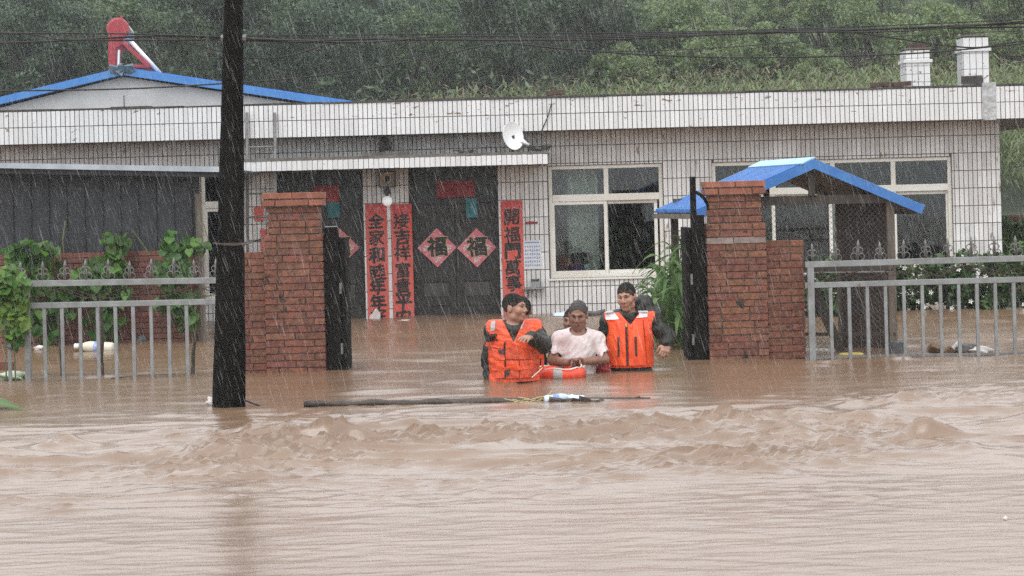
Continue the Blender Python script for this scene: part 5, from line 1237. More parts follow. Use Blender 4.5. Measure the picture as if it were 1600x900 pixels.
# ---------------------------------------------------------------- people: smooth distance fields turned into one skin
class Field:
    def __init__(s, lo, hi, h=.005):
        s.lo = np.array(lo, np.float32); s.h = h
        s.n = [int(math.ceil((b - a) / h)) + 1 for a, b in zip(lo, hi)]
        s.ax = [(s.lo[i] + h * np.arange(s.n[i])).astype(np.float32) for i in range(3)]
        s.F = np.full(s.n, .25, np.float32)
    def sub(s, c, r):
        sl = []
        for i in range(3):
            a = int(max(0, math.floor((c[0][i] - r - s.lo[i]) / s.h))); b = int(min(s.n[i], math.ceil((c[1][i] + r - s.lo[i]) / s.h) + 1))
            if b <= a: return None
            sl.append(slice(a, b))
        return tuple(sl)
    def grid(s, sl): return s.ax[0][sl[0]][:, None, None], s.ax[1][sl[1]][None, :, None], s.ax[2][sl[2]][None, None, :]
    def join(s, sl, d, k, op='add'):
        a = s.F[sl]
        if op == 'add':
            h = np.maximum(k - np.abs(a - d), 0) / k if k > 0 else 0; s.F[sl] = np.minimum(a, d) - h * h * k * .25
        else:
            d = -d; h = np.maximum(k - np.abs(a - d), 0) / k if k > 0 else 0; s.F[sl] = np.maximum(a, d) + h * h * k * .25
    def cone(s, a, b, ra, rb, k=.02, op='add'):
        a, b = np.array(a, np.float32), np.array(b, np.float32); m = max(ra, rb) + k + .04
        sl = s.sub((np.minimum(a, b), np.maximum(a, b)), m)
        if sl is None: return s
        X, Y, Z = s.grid(sl); ba = b - a; L2 = float(ba @ ba) + 1e-9
        t = np.clip(((X - a[0]) * ba[0] + (Y - a[1]) * ba[1] + (Z - a[2]) * ba[2]) / L2, 0, 1)
        d = np.sqrt((X - a[0] - t * ba[0]) ** 2 + (Y - a[1] - t * ba[1]) ** 2 + (Z - a[2] - t * ba[2]) ** 2) - (ra + (rb - ra) * t)
        s.join(sl, d, k, op); return s
    def ell(s, c, r, k=.02, rot=None, op='add'):
        c = np.array(c, np.float32); m = max(r) + k + .04; sl = s.sub((c, c), m)
        if sl is None: return s
        X, Y, Z = s.grid(sl); x, y, z = X - c[0], Y - c[1], Z - c[2]
        if rot is not None:
            Q = np.array(rot, np.float32).T
            x, y, z = (Q[0,0]*x + Q[0,1]*y + Q[0,2]*z), (Q[1,0]*x + Q[1,1]*y + Q[1,2]*z), (Q[2,0]*x + Q[2,1]*y + Q[2,2]*z)
        q = np.sqrt((x/r[0])**2 + (y/r[1])**2 + (z/r[2])**2); g = np.sqrt((x/r[0]**2)**2 + (y/r[1]**2)**2 + (z/r[2]**2)**2) + 1e-6
        s.join(sl, (q * (q - 1) / g).astype(np.float32), k, op); return s
    def rbox(s, c, hsz, r, k=.01, rot=None, op='add'):
        c = np.array(c, np.float32); m = float(np.linalg.norm(hsz)) + r + k + .02; sl = s.sub((c, c), m)
        if sl is None: return s
        X, Y, Z = s.grid(sl); x, y, z = X - c[0], Y - c[1], Z - c[2]
        if rot is not None:
            Q = np.array(rot, np.float32).T
            x, y, z = (Q[0,0]*x + Q[0,1]*y + Q[0,2]*z), (Q[1,0]*x + Q[1,1]*y + Q[1,2]*z), (Q[2,0]*x + Q[2,1]*y + Q[2,2]*z)
        a, b, e = np.abs(x) - hsz[0], np.abs(y) - hsz[1], np.abs(z) - hsz[2]
        d = np.sqrt(np.maximum(a, 0)**2 + np.maximum(b, 0)**2 + np.maximum(e, 0)**2) + np.minimum(np.maximum(a, np.maximum(b, e)), 0) - r
        s.join(sl, d.astype(np.float32), k, op); return s
    def wrinkle(s, amp, freq, seed=0, st=(1, 1, 1)):
        r = np.random.default_rng(seed); X, Y, Z = s.grid((slice(None),) * 3); acc = 0
        wp = np.sin(X * freq * .37 + 1.3) + np.sin(Z * freq * .43 + Y * freq * .3)
        for i in range(5):
            f = r.normal(size=3) * freq * (1 + .5 * i) * np.array(st) / 1.7; acc = acc + np.sin(X * f[0] + Y * f[1] + Z * f[2] + r.uniform(0, 6) + 1.2 * wp) / (1 + .5 * i)
        s.F += (amp * acc * .5).astype(np.float32); return s
    def copy(s):
        o = object.__new__(Field); o.lo, o.h, o.n, o.ax, o.F = s.lo, s.h, s.n, s.ax, s.F.copy(); return o
    def val(s, p):
        i = [int(np.clip(round((p[j] - s.lo[j]) / s.h), 0, s.n[j] - 1)) for j in range(3)]; return s.F[tuple(i)]
    def front(s, x, z):
        """first surface met from the camera side at x, z"""
        i = int(np.clip(round((x - s.lo[0]) / s.h), 0, s.n[0] - 1)); k = int(np.clip(round((z - s.lo[2]) / s.h), 0, s.n[2] - 1))
        col = s.F[i, :, k]; w_ = np.nonzero(col < 0)[0]
        if len(w_) == 0: return None
        j = w_[0]
        if j == 0: return float(s.ax[1][0])
        a, b = col[j-1], col[j]; return float(s.ax[1][j-1] + s.h * a / (a - b + 1e-9))
    def mesh(s, name, mt):
        Fv = s.F.copy(); Fv[0] = Fv[-1] = .1; Fv[:, 0] = Fv[:, -1] = .1; Fv[:, :, 0] = Fv[:, :, -1] = .1
        S = Fv < 0
        c = np.zeros([k - 1 for k in s.n], np.uint8)
        for a in (0, 1):
            for b in (0, 1):
                for d in (0, 1): c += S[a:s.n[0]-1+a, b:s.n[1]-1+b, d:s.n[2]-1+d]
        act = (c > 0) & (c < 8); idx = np.full(act.shape, -1, np.int64); cells = np.argwhere(act); idx[act] = np.arange(len(cells))
        P = np.zeros((len(cells), 3)); W = np.zeros(len(cells))
        cor = [(a, b, d) for a in (0, 1) for b in (0, 1) for d in (0, 1)]
        val = {q: Fv[cells[:, 0] + q[0], cells[:, 1] + q[1], cells[:, 2] + q[2]] for q in cor}
        for q in cor:
            for ax_ in range(3):
                if q[ax_]: continue
                e = list(q); e[ax_] = 1; e = tuple(e); f0, f1 = val[q], val[e]; m = (f0 < 0) != (f1 < 0)
                t = np.where(m, f0 / np.where(m, f0 - f1, 1), 0)
                for j in range(3): P[:, j] += np.where(m, q[j] + (t if j == ax_ else 0), 0)
                W += m
        P = P / W[:, None] + cells
        V = s.lo + P * s.h; Q = []
        for ax_ in range(3):
            o1, o2 = [(1, 2), (2, 0), (0, 1)][ax_]
            sl0 = [slice(1, k - 1) for k in s.n]; sl0[ax_] = slice(0, s.n[ax_] - 1); sl1 = list(sl0); sl1[ax_] = slice(1, s.n[ax_])
            A, B = S[tuple(sl0)], S[tuple(sl1)]; e = np.argwhere(A != B)
            if not len(e): continue
            off = np.ones(3, int); off[ax_] = 0; g_ = e + off; flip = A[tuple(e.T)]
            def cell(d1, d2):
                u = g_.copy(); u[:, o1] -= d1; u[:, o2] -= d2; return idx[u[:, 0], u[:, 1], u[:, 2]]
            q4 = np.stack([cell(1, 1), cell(0, 1), cell(0, 0), cell(1, 0)], -1)
            q4[~flip] = q4[~flip][:, ::-1]; Q.append(q4)
        Q = np.concatenate(Q); Q = Q[(Q >= 0).all(1)]
        return np_mesh(name, V, Q, mt, True)

M['skin'] = mat('tan_skin', (0.40,0.225,0.155), 0.42, (0.31,0.155,0.105), scale=22, bump=0.1, bscale=200)
M['skin_dark'] = mat('sunburnt_skin', (0.27,0.135,0.09), 0.4, (0.19,0.088,0.06), scale=22, bump=0.1, bscale=200)
M['lip'] = mat('lip', (0.28,0.12,0.09), 0.4); M['lip_dark'] = mat('lip_dark', (0.15,0.065,0.05), 0.4)
M['eye'] = mat('dark_eye', (0.02,0.014,0.012), 0.2)
M['hair_black'] = mat('black_hair', (0.008,0.007,0.007), 0.8, (0.022,0.02,0.018), spec=0.2, scale=90, bump=0.8, bscale=160)
M['hair_grey'] = mat('greying_hair', (0.02,0.019,0.018), 0.6, (0.075,0.072,0.07), scale=70, bump=0.8, bscale=160)
M['hair_black_fade'] = mat('cropped_black_hair', (0.035,0.024,0.019), 0.8, (0.07,0.045,0.034), scale=120, spec=.2)
M['hair_grey_fade'] = mat('cropped_grey_hair', (0.05,0.04,0.034), 0.8, (0.10,0.075,0.06), scale=120, spec=.2)
M['jacket'] = mat('wet_olive_jacket', (0.009,0.010,0.008), 0.45, (0.022,0.024,0.019), scale=9, bump=0.3, bscale=25, spec=0.35)
M['orange'] = mat('orange_vest', (0.92,0.105,0.018), 0.45, (0.70,0.065,0.014), scale=9, stretch=(1.4,1,.5), bump=0.5, bscale=35)
M['orange_dirty'] = mat('soaked_orange_vest', (0.90,0.10,0.018), 0.42, (0.52,0.055,0.016), scale=11, bump=0.6, bscale=35)
M['reflective'] = mat('grey_reflective', (0.42,0.40,0.39), 0.35, (0.34,0.32,0.31), scale=20)
M['white_yoke'] = mat('white_reflective_yoke', (0.78,0.78,0.80), 0.4, (0.68,0.68,0.70), scale=14)
M['dark_tape'] = mat('black_tape', (0.03,0.02,0.018), 0.6)
M['tshirt'] = mat('wet_white_tshirt', (0.72,0.67,0.67), 0.6, (0.58,0.49,0.48), scale=5, spots=(0.34,0.27,0.25), sscale=6, slo=0.58, shi=0.78, bump=0.2, bscale=70)
M['trouser'] = mat('dark_trousers', (0.02,0.02,0.022), 0.7)
M['ring_orange'] = mat('orange_ring', (0.85,0.085,0.035), 0.4, (0.75,0.07,0.03), scale=10)
M['rope'] = mat('white_rope', (0.75,0.70,0.62), 0.7)
M['red_cloth'] = mat('red_cloth', (0.40,0.03,0.035), 0.5, (0.28,0.02,0.025), scale=20, bump=.4, bscale=60)

def Rz(a): c, s = math.cos(a), math.sin(a); return np.array([[c, -s, 0], [s, c, 0], [0, 0, 1]])
def Rx(a): c, s = math.cos(a), math.sin(a); return np.array([[1, 0, 0], [0, c, -s], [0, s, c]])
def Ry(a): c, s = math.cos(a), math.sin(a); return np.array([[c, 0, s], [0, 1, 0], [-s, 0, c]])
def add_head(f, c, Q, sc_=1.0):
    T = lambda x, y, z: np.array(c) + Q @ (np.array([x, y, z]) * sc_)
    E = lambda x, y, z, r, k=.02, op='add': f.ell(T(x, y, z), [q * sc_ for q in r], k, Q, op)
    C = lambda a, b, ra, rb, k=.012, op='add': f.cone(T(*a), T(*b), ra * sc_, rb * sc_, k, op)
    E(0, .010, .030, (.075, .093, .090))
    E(0, -.020, -.035, (.061, .070, .082), .03)
    E(0, -.058, -.098, (.026, .022, .022), .03)
    C((-.048, -.010, -.075), (.048, -.010, -.075), .018, .018, .03)
    for s in (1, -1):
        E(s * .040, -.062, -.026, (.026, .022, .024), .025)
        E(s * .076, .010, -.006, (.011, .021, .033), .008)
        C((s * .012, -.088, .024), (s * .044, -.074, .026), .010, .009, .014)
        E(s * .031, -.094, .006, (.017, .012, .009), .010, 'sub')
        E(s * .0135, -.098, -.030, (.010, .010, .008), .008)
    C((0, -.086, .012), (0, -.108, -.024), .008, .012, .010)
    C((-.021, -.084, -.058), (.021, -.084, -.058), .006, .006, .010)
    C((-.017, -.083, -.069), (.017, -.083, -.069), .0065, .0065, .010)
    C((-.016, -.094, -.0635), (.016, -.094, -.0635), .0022, .0022, .004, 'sub')
    return T
def add_hand(f, wrist, d, nrm, thumb, curl=.5, size=1.0, spread=.12):
    """palm, four fingers and a thumb: d points along the hand, nrm out of the back of it, thumb to the thumb side"""
    w0 = np.array(wrist, float); d = np.array(d, float); d /= np.linalg.norm(d); t = np.array(thumb, float); t -= d * (t @ d); t /= np.linalg.norm(t); n = np.cross(d, t); n = n if n @ np.array(nrm) > 0 else -n
    kn = []
    for i, (o, l) in enumerate(((.030, .088), (.010, .092), (-.011, .088), (-.031, .080))):
        k = w0 + (d * l + t * o) * size; kn.append(k); f.cone(w0 + t * o * .45 * size, k, .017 * size, .0125 * size, .012)
    for i, (k, L) in enumerate(zip(kn, (.070, .078, .072, .056))):
        a0 = curl * (.6 + .12 * i); a1 = curl * (1.7 + .12 * i); dd = d + t * spread * (1.5 - i) * .5; dd /= np.linalg.norm(dd)
        v0 = dd * math.cos(a0) - n * math.sin(a0); v1 = dd * math.cos(a1) - n * math.sin(a1)
        p1 = k + v0 * L * .55 * size; p2 = p1 + v1 * L * .5 * size
        f.cone(k, p1, .0105 * size, .0092 * size, .004); f.cone(p1, p2, .0092 * size, .0075 * size, .002)
    b0 = w0 + (d * .028 + t * .024) * size; b1 = b0 + (d * .035 + t * .028 - n * .012) * size; b2 = b1 + (d * .036 + t * .006 - n * .012 * (1 + curl)) * size
    f.cone(b0, b1, .015 * size, .0115 * size, .008); f.cone(b1, b2, .0115 * size, .009 * size, .003)
def person(px, d, J, yaw, pitch, tilt, label, skin, hair, arms, lower=True, hand=None, jacket=None, shirt=None, head_s=1.0, hairline=0.0, tw=1.0, group='people wading in the flood'):
    """J: joints as (px, py, dy) in the photo; arms: {side: [shoulder, elbow, wrist]}"""
    org = Vector((at(px, 560, d).x, d, 0))
    L = lambda q: np.array(at(q[0], q[1], d + q[2]) - org)
    Q = Rz(yaw) @ Rx(pitch) @ Ry(tilt)
    hc = L(J['head']); nk = L(J['neck']); ch = L(J['chest']); pv = L(J['pelvis']); A = {s: [L(q) for q in v] for s, v in arms.items()}
    pts = np.array([hc, pv] + [q for v in A.values() for q in v]); lo = pts.min(0) - .24; hi = pts.max(0) + .22
    lo[2] = -.92 if lower else -.35; hi[2] = hc[2] + .16
    lo[1] = min(lo[1], -.28); hi[1] = max(hi[1], .26)
    def torso(f, o, k=.05):
        sh = [v[0] for v in A.values()]
        f.ell((ch[0], ch[1] + .005, ch[2]), (.165 * tw + o, .112 + o, .19 + o), k)
        f.ell(((ch[0] + pv[0]) / 2, (ch[1] + pv[1]) / 2, (ch[2] + pv[2]) / 2), (.155 * tw + o, .112 + o, .19 + o), k)
        f.ell(pv, (.165 * tw + o, .118 + o, .14 + o), k)
        for q in sh: f.cone((ch[0] * .6 + q[0] * .4, q[1] * .5 + ch[1] * .5, q[2] + .012), q, .062 + o, .055 + o, k)
        f.cone((nk[0], nk[1] + .01, nk[2] - .10), (nk[0], nk[1] + .01, nk[2] - .02), .09 + o * .5, .055 + o * .3, k)
    def limbs(f, o, wr=1.0, k=.03):
        for v in A.values():
            f.cone(v[0], v[1], .050 + o, .041 + o, k); e = v[1] + (v[2] - v[1]) * wr
            f.cone(v[1], e, .041 + o, .031 + o * 1.1 + (1 - wr) * .008, k)
    fb = Field(lo, hi); torso(fb, 0); limbs(fb, 0)
    fb.cone(nk + np.array([0, .012, -.05]), hc + Q @ np.array([0, .015, -.06]), .057, .052, .03)
    T = add_head(fb, hc, Q, head_s)
    if hand:
        for s, (dv, nv, tv, cu) in hand.items(): add_hand(fb, A[s][2], dv, nv, tv, cu)
    if lower:
        for s in (-1, 1): fb.cone(pv + np.array([s * .085, 0, -.04]), pv + np.array([s * .10, -.02, -.45]), .085, .058, .04); fb.cone(pv + np.array([s * .10, -.02, -.45]), np.array([pv[0] + s * .10, pv[1] + .01, -.86]), .055, .04, .03); fb.cone(np.array([pv[0] + s * .10, pv[1] + .01, -.87]), np.array([pv[0] + s * .11, pv[1] - .15, -.885]), .035, .026, .02)
    body = mesh_obj('person', fb.mesh('person', M[skin]), None, org); tag(body, label, 'person', group)
    dark = skin == 'skin_dark'
    # face details
    for s in (1, -1):
        b = MB(); p = [T(s * (.017 + .007 * i), -.0875 - .001 * math.sin(i) + .0022 * i, .0065 + (.003 if 0 < i < 3 else 0) - .001 * i) for i in range(4)]
        b.tube(p, [.0016, .0033, .003, .0015], 6); b.build('eye', M['eye'], None, smooth=True, loc=(0, 0, 0)); _child(b, body)
        b = MB(); p = [T(s * (.012 + .010 * i), -.0985 + .0042 * i * i / 2.4, .0275 + (.003 * i if i < 3 else .004)) for i in range(4)]
        b.tube(p, [.002, .0034, .0032, .0015], 6); b.build('eyebrow', M[hair], None, smooth=True, loc=(0, 0, 0)); _child(b, body)
    b = MB(); b.tube([T(-.02, -.089, -.0635), T(0, -.0935, -.0628), T(.02, -.089, -.0635)], [.0015, .004, .0015], 6); b.build('lips', M['lip_dark' if dark else 'lip'], None, smooth=True, loc=(0, 0, 0)); _child(b, body)
    # hair
    fh = Field(hc - .15, hc + .17, .005)
    fh.ell(hc + Q @ (np.array([0, .014, .036]) * head_s), np.array([.0785, .0955, .0928]) * head_s, .0, Q)
    G = np.stack(np.meshgrid(*fh.ax, indexing='ij'), -1) - hc; Lc = G @ Q
    cut = (.012 + hairline - .52 * Lc[..., 1] + .012 * np.cos(Lc[..., 0] * 38)) - Lc[..., 2]
    side = np.maximum(np.abs(Lc[..., 0]) - .058, 0) * .9
    fh.F = np.maximum(fh.F, (cut * .85 - side * .9).astype(np.float32)); fh.wrinkle(.004, 120, 3)
    fs_ = Field(hc - .15, hc + .17, .005); fs_.ell(hc + Q @ (np.array([0, .011, .031]) * head_s), np.array([.0775, .0955, .0915]) * head_s, .0, Q)
    fs_.F = np.maximum(fs_.F, (cut * .85 - side * 1.5 - .012 + .004 * np.sin(Lc[..., 0] * 160) * np.sin(Lc[..., 1] * 140)).astype(np.float32))
    mesh_obj('hair_fade', fs_.mesh('hair_fade', M[hair + '_fade']), body, org)
    hair_o = mesh_obj('hair', fh.mesh('hair', M[hair]), body, org)
    out = dict(body=body, org=org, L=L, hc=hc, nk=nk, ch=ch, pv=pv, A=A, lo=lo, hi=hi, T=T, Q=Q)
    lo2 = lo.copy(); lo2[2] = -.35
    if jacket:
        fj = Field(lo2, hi); torso(fj, jacket.get('o', .022)); limbs(fj, jacket.get('o', .022) - .006, .93)
        a0 = nk + np.array([0, .005, -.045])
        for k in range(14):
            w0, w1 = 2 * math.pi * k / 14, 2 * math.pi * (k + 1) / 14
            zz = lambda w_: .018 * math.sin(w_) + .01 * math.sin(2 * w_)
            fj.cone(a0 + np.array([.086 * math.cos(w0), .082 * math.sin(w0), .036 + zz(w0)]), a0 + np.array([.086 * math.cos(w1), .082 * math.sin(w1), .036 + zz(w1)]), .036, .036, .03)
        for q in jacket.get('lumps', []): fj.ell(L(q[:3]), q[3], .04)
        fj.wrinkle(.011, 30, jacket.get('seed', 1)); fj.wrinkle(.005, 75, jacket.get('seed', 1) + 20)
        fj.cone(nk + np.array([0, -.02, .0]), nk + np.array([0, -.05, .12]), .058, .10, .012, 'sub')
        out['jacket'] = mesh_obj('jacket', fj.mesh('jacket', M['jacket']), body, org); out['fj'] = fj
    if shirt:
        ft = Field(lo2, hi); torso(ft, .02)
        for s, v in A.items():
            e = v[0] + (v[1] - v[0]) * .80; ft.cone(v[0] - np.array([0, 0, .012]), e, .054, .068, .03)
        ft.wrinkle(.0055, 34, 5, (1.8, 1, .5)); ft.wrinkle(.0035, 75, 6, (1.5, 1, .6))
        for s, v in A.items():
            e = v[0] + (v[1] - v[0]) * .86; ft.cone(e, e + (v[1] - v[0]) * .2, .066, .07, .01, 'sub')
        ft.ell(nk + np.array([0, -.035, .002]), (.075, .085, .05), .012, None, 'sub')
        out['shirt'] = mesh_obj('tshirt', ft.mesh('tshirt', M['tshirt']), body, org); out['ft'] = ft
    if lower:
        ftr = Field((pv[0] - .3, pv[1] - .3, -.93), (pv[0] + .3, pv[1] + .3, .02), .01)
        ftr.ell(pv, (.172, .125, .15), .04)
        for s in (-1, 1): ftr.cone(pv + np.array([s * .085, 0, -.04]), pv + np.array([s * .10, -.02, -.45]), .097, .073, .04); ftr.cone(pv + np.array([s * .10, -.02, -.45]), np.array([pv[0] + s * .10, pv[1] + .01, -.84]), .073, .062, .03)
        ftr.F = np.maximum(ftr.F, ftr.ax[2][None, None, :] - (-.06)); mesh_obj('trousers', ftr.mesh('trousers', M['trouser']), body, org)
    return out
def _child(b, body):
    """the mesh just built from b holds person-local coordinates: hang it under the body"""
    o = COL.objects[-1]; o.parent = body; o.location = (0, 0, 0); WL[o.name] = WL[body.name]
def front_patch(f, parent, name, quad, mt, org, th=.006, n=6, off=.002):
    """a patch of cloth lying on the front of f; quad: four (x, z) corners"""
    q = [np.array(p) for p in quad]; vs = []; ok = True
    for layer in (off + th, -.006):
        for i in range(n + 1):
            for j in range(n + 1):
                u, v = i / n, j / n; p = q[0] * (1-u) * (1-v) + q[1] * u * (1-v) + q[2] * u * v + q[3] * (1-u) * v
                y = f.front(p[0], p[1]); y = y if y is not None else -.1
                vs.append((p[0], y - layer, p[1]))
    m = (n + 1) ** 2; I = lambda i, j: i * (n + 1) + j; fs = []
    for i in range(n):
        for j in range(n): fs.append((I(i, j), I(i+1, j), I(i+1, j+1), I(i, j+1)))
    rim = [I(i, 0) for i in range(n)] + [I(n, j) for j in range(n)] + [I(n - i, n) for i in range(n)] + [I(0, n - j) for j in range(n)]
    for a, b in zip(rim, rim[1:] + rim[:1]): fs.append((b, a, a + m, b + m))
    me = MB().add(vs, fs).mesh(name, mats=(M[mt],), smooth=False); return mesh_obj(name, me, parent, org)

def vest_field(P, o, zb, zt, half, vz, vw, armr=.085, name='life_vest', mt='orange', wr=.003):
    A, ch, pv, nk, L = P['A'], P['ch'], P['pv'], P['nk'], P['L']
    lo, hi = P['lo'].copy(), P['hi'].copy(); lo[2] = -.12; hi[2] = zt + .06
    f = Field(lo, hi)
    f.ell((ch[0], ch[1] + .005, ch[2] - .01), (.165 + o, .112 + o, .20 + o), .06); f.ell(((ch[0] + pv[0]) / 2, (ch[1] + pv[1]) / 2, (ch[2] + pv[2]) / 2), (.158 + o, .115 + o, .20 + o), .06); f.ell(pv, (.165 + o, .12 + o, .15 + o), .06)
    for v in A.values(): f.cone((ch[0] * .7 + v[0][0] * .3, v[0][1] * .5, v[0][2] + .02), (v[0][0] * .85 + ch[0] * .15, v[0][1], v[0][2] + .015), .055 + o, .05 + o, .05)
    X, Y, Z = f.grid((slice(None),) * 3); x = X - ch[0]
    f.wrinkle(wr, 30, 7); f.wrinkle(.0035, 80, 9)
    reg_ = np.maximum(np.maximum(zb - Z, Z - zt), np.abs(x) - half + 0 * Z)
    vv = np.where(Z > vz, (Z - vz) / (zt - vz) * vw + .004, -.5) ; notch = np.maximum(np.abs(x - .0) - vv, (Y - (nk[1] + .02)))
    notch = np.minimum(notch, np.maximum(np.sqrt((X - nk[0]) ** 2 + (Y - nk[1] - .01) ** 2) - .095, nk[2] - .12 - Z))
    F_ = np.maximum(f.F, reg_.astype(np.float32)); F_ = np.maximum(F_, -notch.astype(np.float32))
    # armholes
    for v in A.values():
        s = 1 if v[0][0] > ch[0] else -1; c0 = v[0] + np.array([s * .09, 0, -.06])
        d = np.sqrt(((X - c0[0]) / 1.0) ** 2 + ((Z - c0[2]) / 1.35) ** 2) - armr; F_ = np.maximum(F_, -d.astype(np.float32))
    f.F = F_.astype(np.float32); f.F = np.broadcast_to(f.F, f.n).copy()
    o_ = mesh_obj(name, f.mesh(name, M[mt]), P['body'], P['org']); return f, o_

# --- the pointing rescuer
P1 = person(805, 18.22, dict(head=(804, 481.5, -.01), neck=(803, 508, 0), chest=(803, 540, 0), pelvis=(803, 606, 0)), R(64), R(-2), R(3),
            'rescuer in orange vest looking aside and pointing at the camera', 'skin', 'hair_black',
            {'r': [(772, 519, .0), (765, 565, .03), (768, 612, -.03)], 'l': [(836, 518, .0), (849, 540, -.16), (829, 527, -.40)]},
            hand={'l': ((-.42, -.9, .03), (0, -.2, 1), (-.9, .4, .2), .35)}, jacket=dict(o=.026, seed=1))
f1, v1 = vest_field(P1, .058, P1['L']((803, 594.5, 0))[2], P1['L']((803, 499, 0))[2], .24, P1['L']((795, 532, 0))[2], .085, armr=.062, name='life_vest', mt='orange_dirty', wr=.006)
l1 = P1['L']; xz = lambda q, f_: (f_((q[0], q[1], -.15))[0], f_((q[0], q[1], -.15))[2])
def patch1(name, pts, mt, th=.006): return front_patch(f1, v1, name, [xz(p, l1) for p in pts], mt, P1['org'], th)
patch1('reflective_patch', [(767, 503), (774, 502), (773, 517), (766, 518)], 'reflective'); patch1('reflective_patch', [(813, 500), (820, 502), (815, 514), (809, 513)], 'reflective')
for k, pts in enumerate(([(760, 535), (787, 537), (787, 545), (757, 541)], [(790, 539), (830, 543), (831, 561), (790, 560)], [(768, 545), (788, 546), (789, 562), (772, 562)], [(773, 563), (788, 563), (788, 590), (775, 591)], [(791, 563), (811, 563), (811, 590), (790, 591)], [(812, 563), (832, 562), (830, 589), (812, 590)])):
    patch1('pocket', pts, 'orange_dirty', .022)
patch1('zip', [(787.5, 534), (790, 534), (790, 592), (788, 592)], 'dark_tape', .008)
patch1('waist_belt', [(772, 574), (834, 570), (834, 576), (772, 580)], 'orange_dirty', .03)
patch1('buckle', [(789, 578), (797, 576), (795, 586), (788, 587)], 'dark_tape', .034); patch1('dark_mark', [(778, 547), (788, 546), (788, 553), (780, 552)], 'dark_tape', .03)
me = char_mesh('武', .062, M['ink'], .03).copy(); co = np.zeros(len(me.vertices) * 3, np.float32); me.vertices.foreach_get('co', co); co = co.reshape(-1, 3)
cx, cz = xz((771, 527.5), l1); mx_ = -9
for i in range(len(co)):
    y = f1.front(co[i, 0] + cx, co[i, 2] + cz); co[i, 1] = (y if y is not None else -.15) - .005 + co[i, 1]
co[:, 0] += cx; co[:, 2] += cz; me.vertices.foreach_set('co', co.ravel()); me.update(); mesh_obj('lettering', me, v1, P1['org'])
for pts in ([(834, 566, -.10), (842, 560, -.05), (847, 555, .0)], [(847, 540, .02), (848, 560, .02), (848, 578, .0)]):
    ps = [Vector(l1(p)) + P1['org'] for p in pts]; b = MB()
    for a, c in zip(ps, ps[1:]): b.bar(a, c, .006, .024, (0, 0, 1) if abs((c - a).z) < abs((c - a).x) else (1, 0, 0))
    b.build('side_strap', M['orange'], v1)
# --- the man in the white T-shirt
P2 = person(903, 18.85, dict(head=(903.5, 492.5, -.03), neck=(903, 517, 0), chest=(904, 550, 0), pelvis=(904, 602, .02)), R(-8), R(14), R(2),
            'man in wet white T-shirt between the two orange vests, looking down', 'skin_dark', 'hair_grey',
            {'r': [(875, 530, .0), (863, 562, -.05), (886, 567, -.24)], 'l': [(932, 530, .0), (944, 562, -.05), (914, 564.5, -.24)]},
            hand={'r': ((.9, -.25, .05), (-.2, -.6, 1), (.2, -.6, .6), .8), 'l': ((-.9, -.2, 0), (.2, -.6, 1), (-.2, -.6, .6), .8)}, shirt=True, hairline=.02, tw=.80)
# --- the rescuer on the right
P3 = person(985, 19.05, dict(head=(979, 464, -.03), neck=(983, 491, 0), chest=(984, 523, 0), pelvis=(985, 592, 0)), R(-22), R(8), R(-4),
            'rescuer in orange vest with white shoulder yokes, facing the camera', 'skin', 'hair_black',
            {'r': [(951, 503, .0), (945, 542, .05), (950, 585, .0)], 'l': [(1016, 500, .02), (1043, 524, -.02), (1042, 536, -.16)]},
            hand={'l': ((-.25, -.55, -.65), (.5, -.6, .3), (-.8, -.2, .1), .75)}, jacket=dict(o=.028, seed=4, lumps=[(1005, 478, .09, (.10, .08, .10)), (1018, 490, .06, (.09, .08, .09)), (1000, 490, .1, (.12, .07, .1))]))
l3 = P3['L']
f3, v3 = vest_field(P3, .05, l3((985, 573, 0))[2], l3((985, 487, 0))[2], .222, l3((978, 506, 0))[2], .085, name='life_vest', mt='orange', wr=.005)
def patch3(name, pts, mt, th=.006): return front_patch(f3, v3, name, [xz(p, l3) for p in pts], mt, P3['org'], th)
patch3('shoulder_yoke', [(946.5, 487), (957, 485), (968, 499), (947, 500.5)], 'white_yoke', .008); patch3('shoulder_yoke', [(998, 486), (1013, 486), (1012, 496), (995, 497)], 'white_yoke', .008)
patch3('zip', [(977, 506), (979.5, 506), (981.5, 572), (979.5, 572)], 'dark_tape', .010)
patch3('slot', [(964.5, 527), (967.5, 527), (968, 557), (965, 557)], 'dark_tape', .026); patch3('slot', [(991, 526), (994.5, 526), (995.5, 556), (992.5, 556)], 'dark_tape', .026)
patch3('front_panel', [(951, 503), (976, 505), (978, 571), (955, 571)], 'orange', .020); patch3('front_panel', [(981, 505), (1004, 500), (1010, 570), (983, 571)], 'orange', .020)
patch3('side_panel', [(1006, 500), (1013, 498), (1020, 567), (1012, 569)], 'orange', .014)
patch3('zip_pull', [(977, 506), (979, 506), (979, 511), (977.5, 511)], 'yellow', .016)
# --- two people mostly hidden behind
P4 = person(826, 18.85, dict(head=(815.5, 486, -.02), neck=(818, 509, 0), chest=(818, 541, 0), pelvis=(818, 606, 0)), R(190), R(0), R(0), 'person in dark jacket almost hidden behind the pointing rescuer', 'skin', 'hair_black',
            {'r': [(792, 520, .02), (790, 560, .03), (792, 606, .0)], 'l': [(841, 522, .02), (844, 562, .03), (842, 606, .0)]}, jacket=dict(o=.018, seed=8), hairline=-.02)
P5 = person(889, 19.55, dict(head=(893, 502, -.02), neck=(890, 520, 0), chest=(890, 550, 0), pelvis=(890, 596, 0)), R(-20), R(0), R(0), 'person with dark hair peeping out behind the man in white', 'skin_dark', 'hair_black',
            {'r': [(868, 534, .02), (866, 560, .03), (868, 596, .0)], 'l': [(912, 534, .02), (914, 562, .03), (912, 596, .0)]}, jacket=dict(o=.012, seed=9), hairline=-.02, head_s=.92)
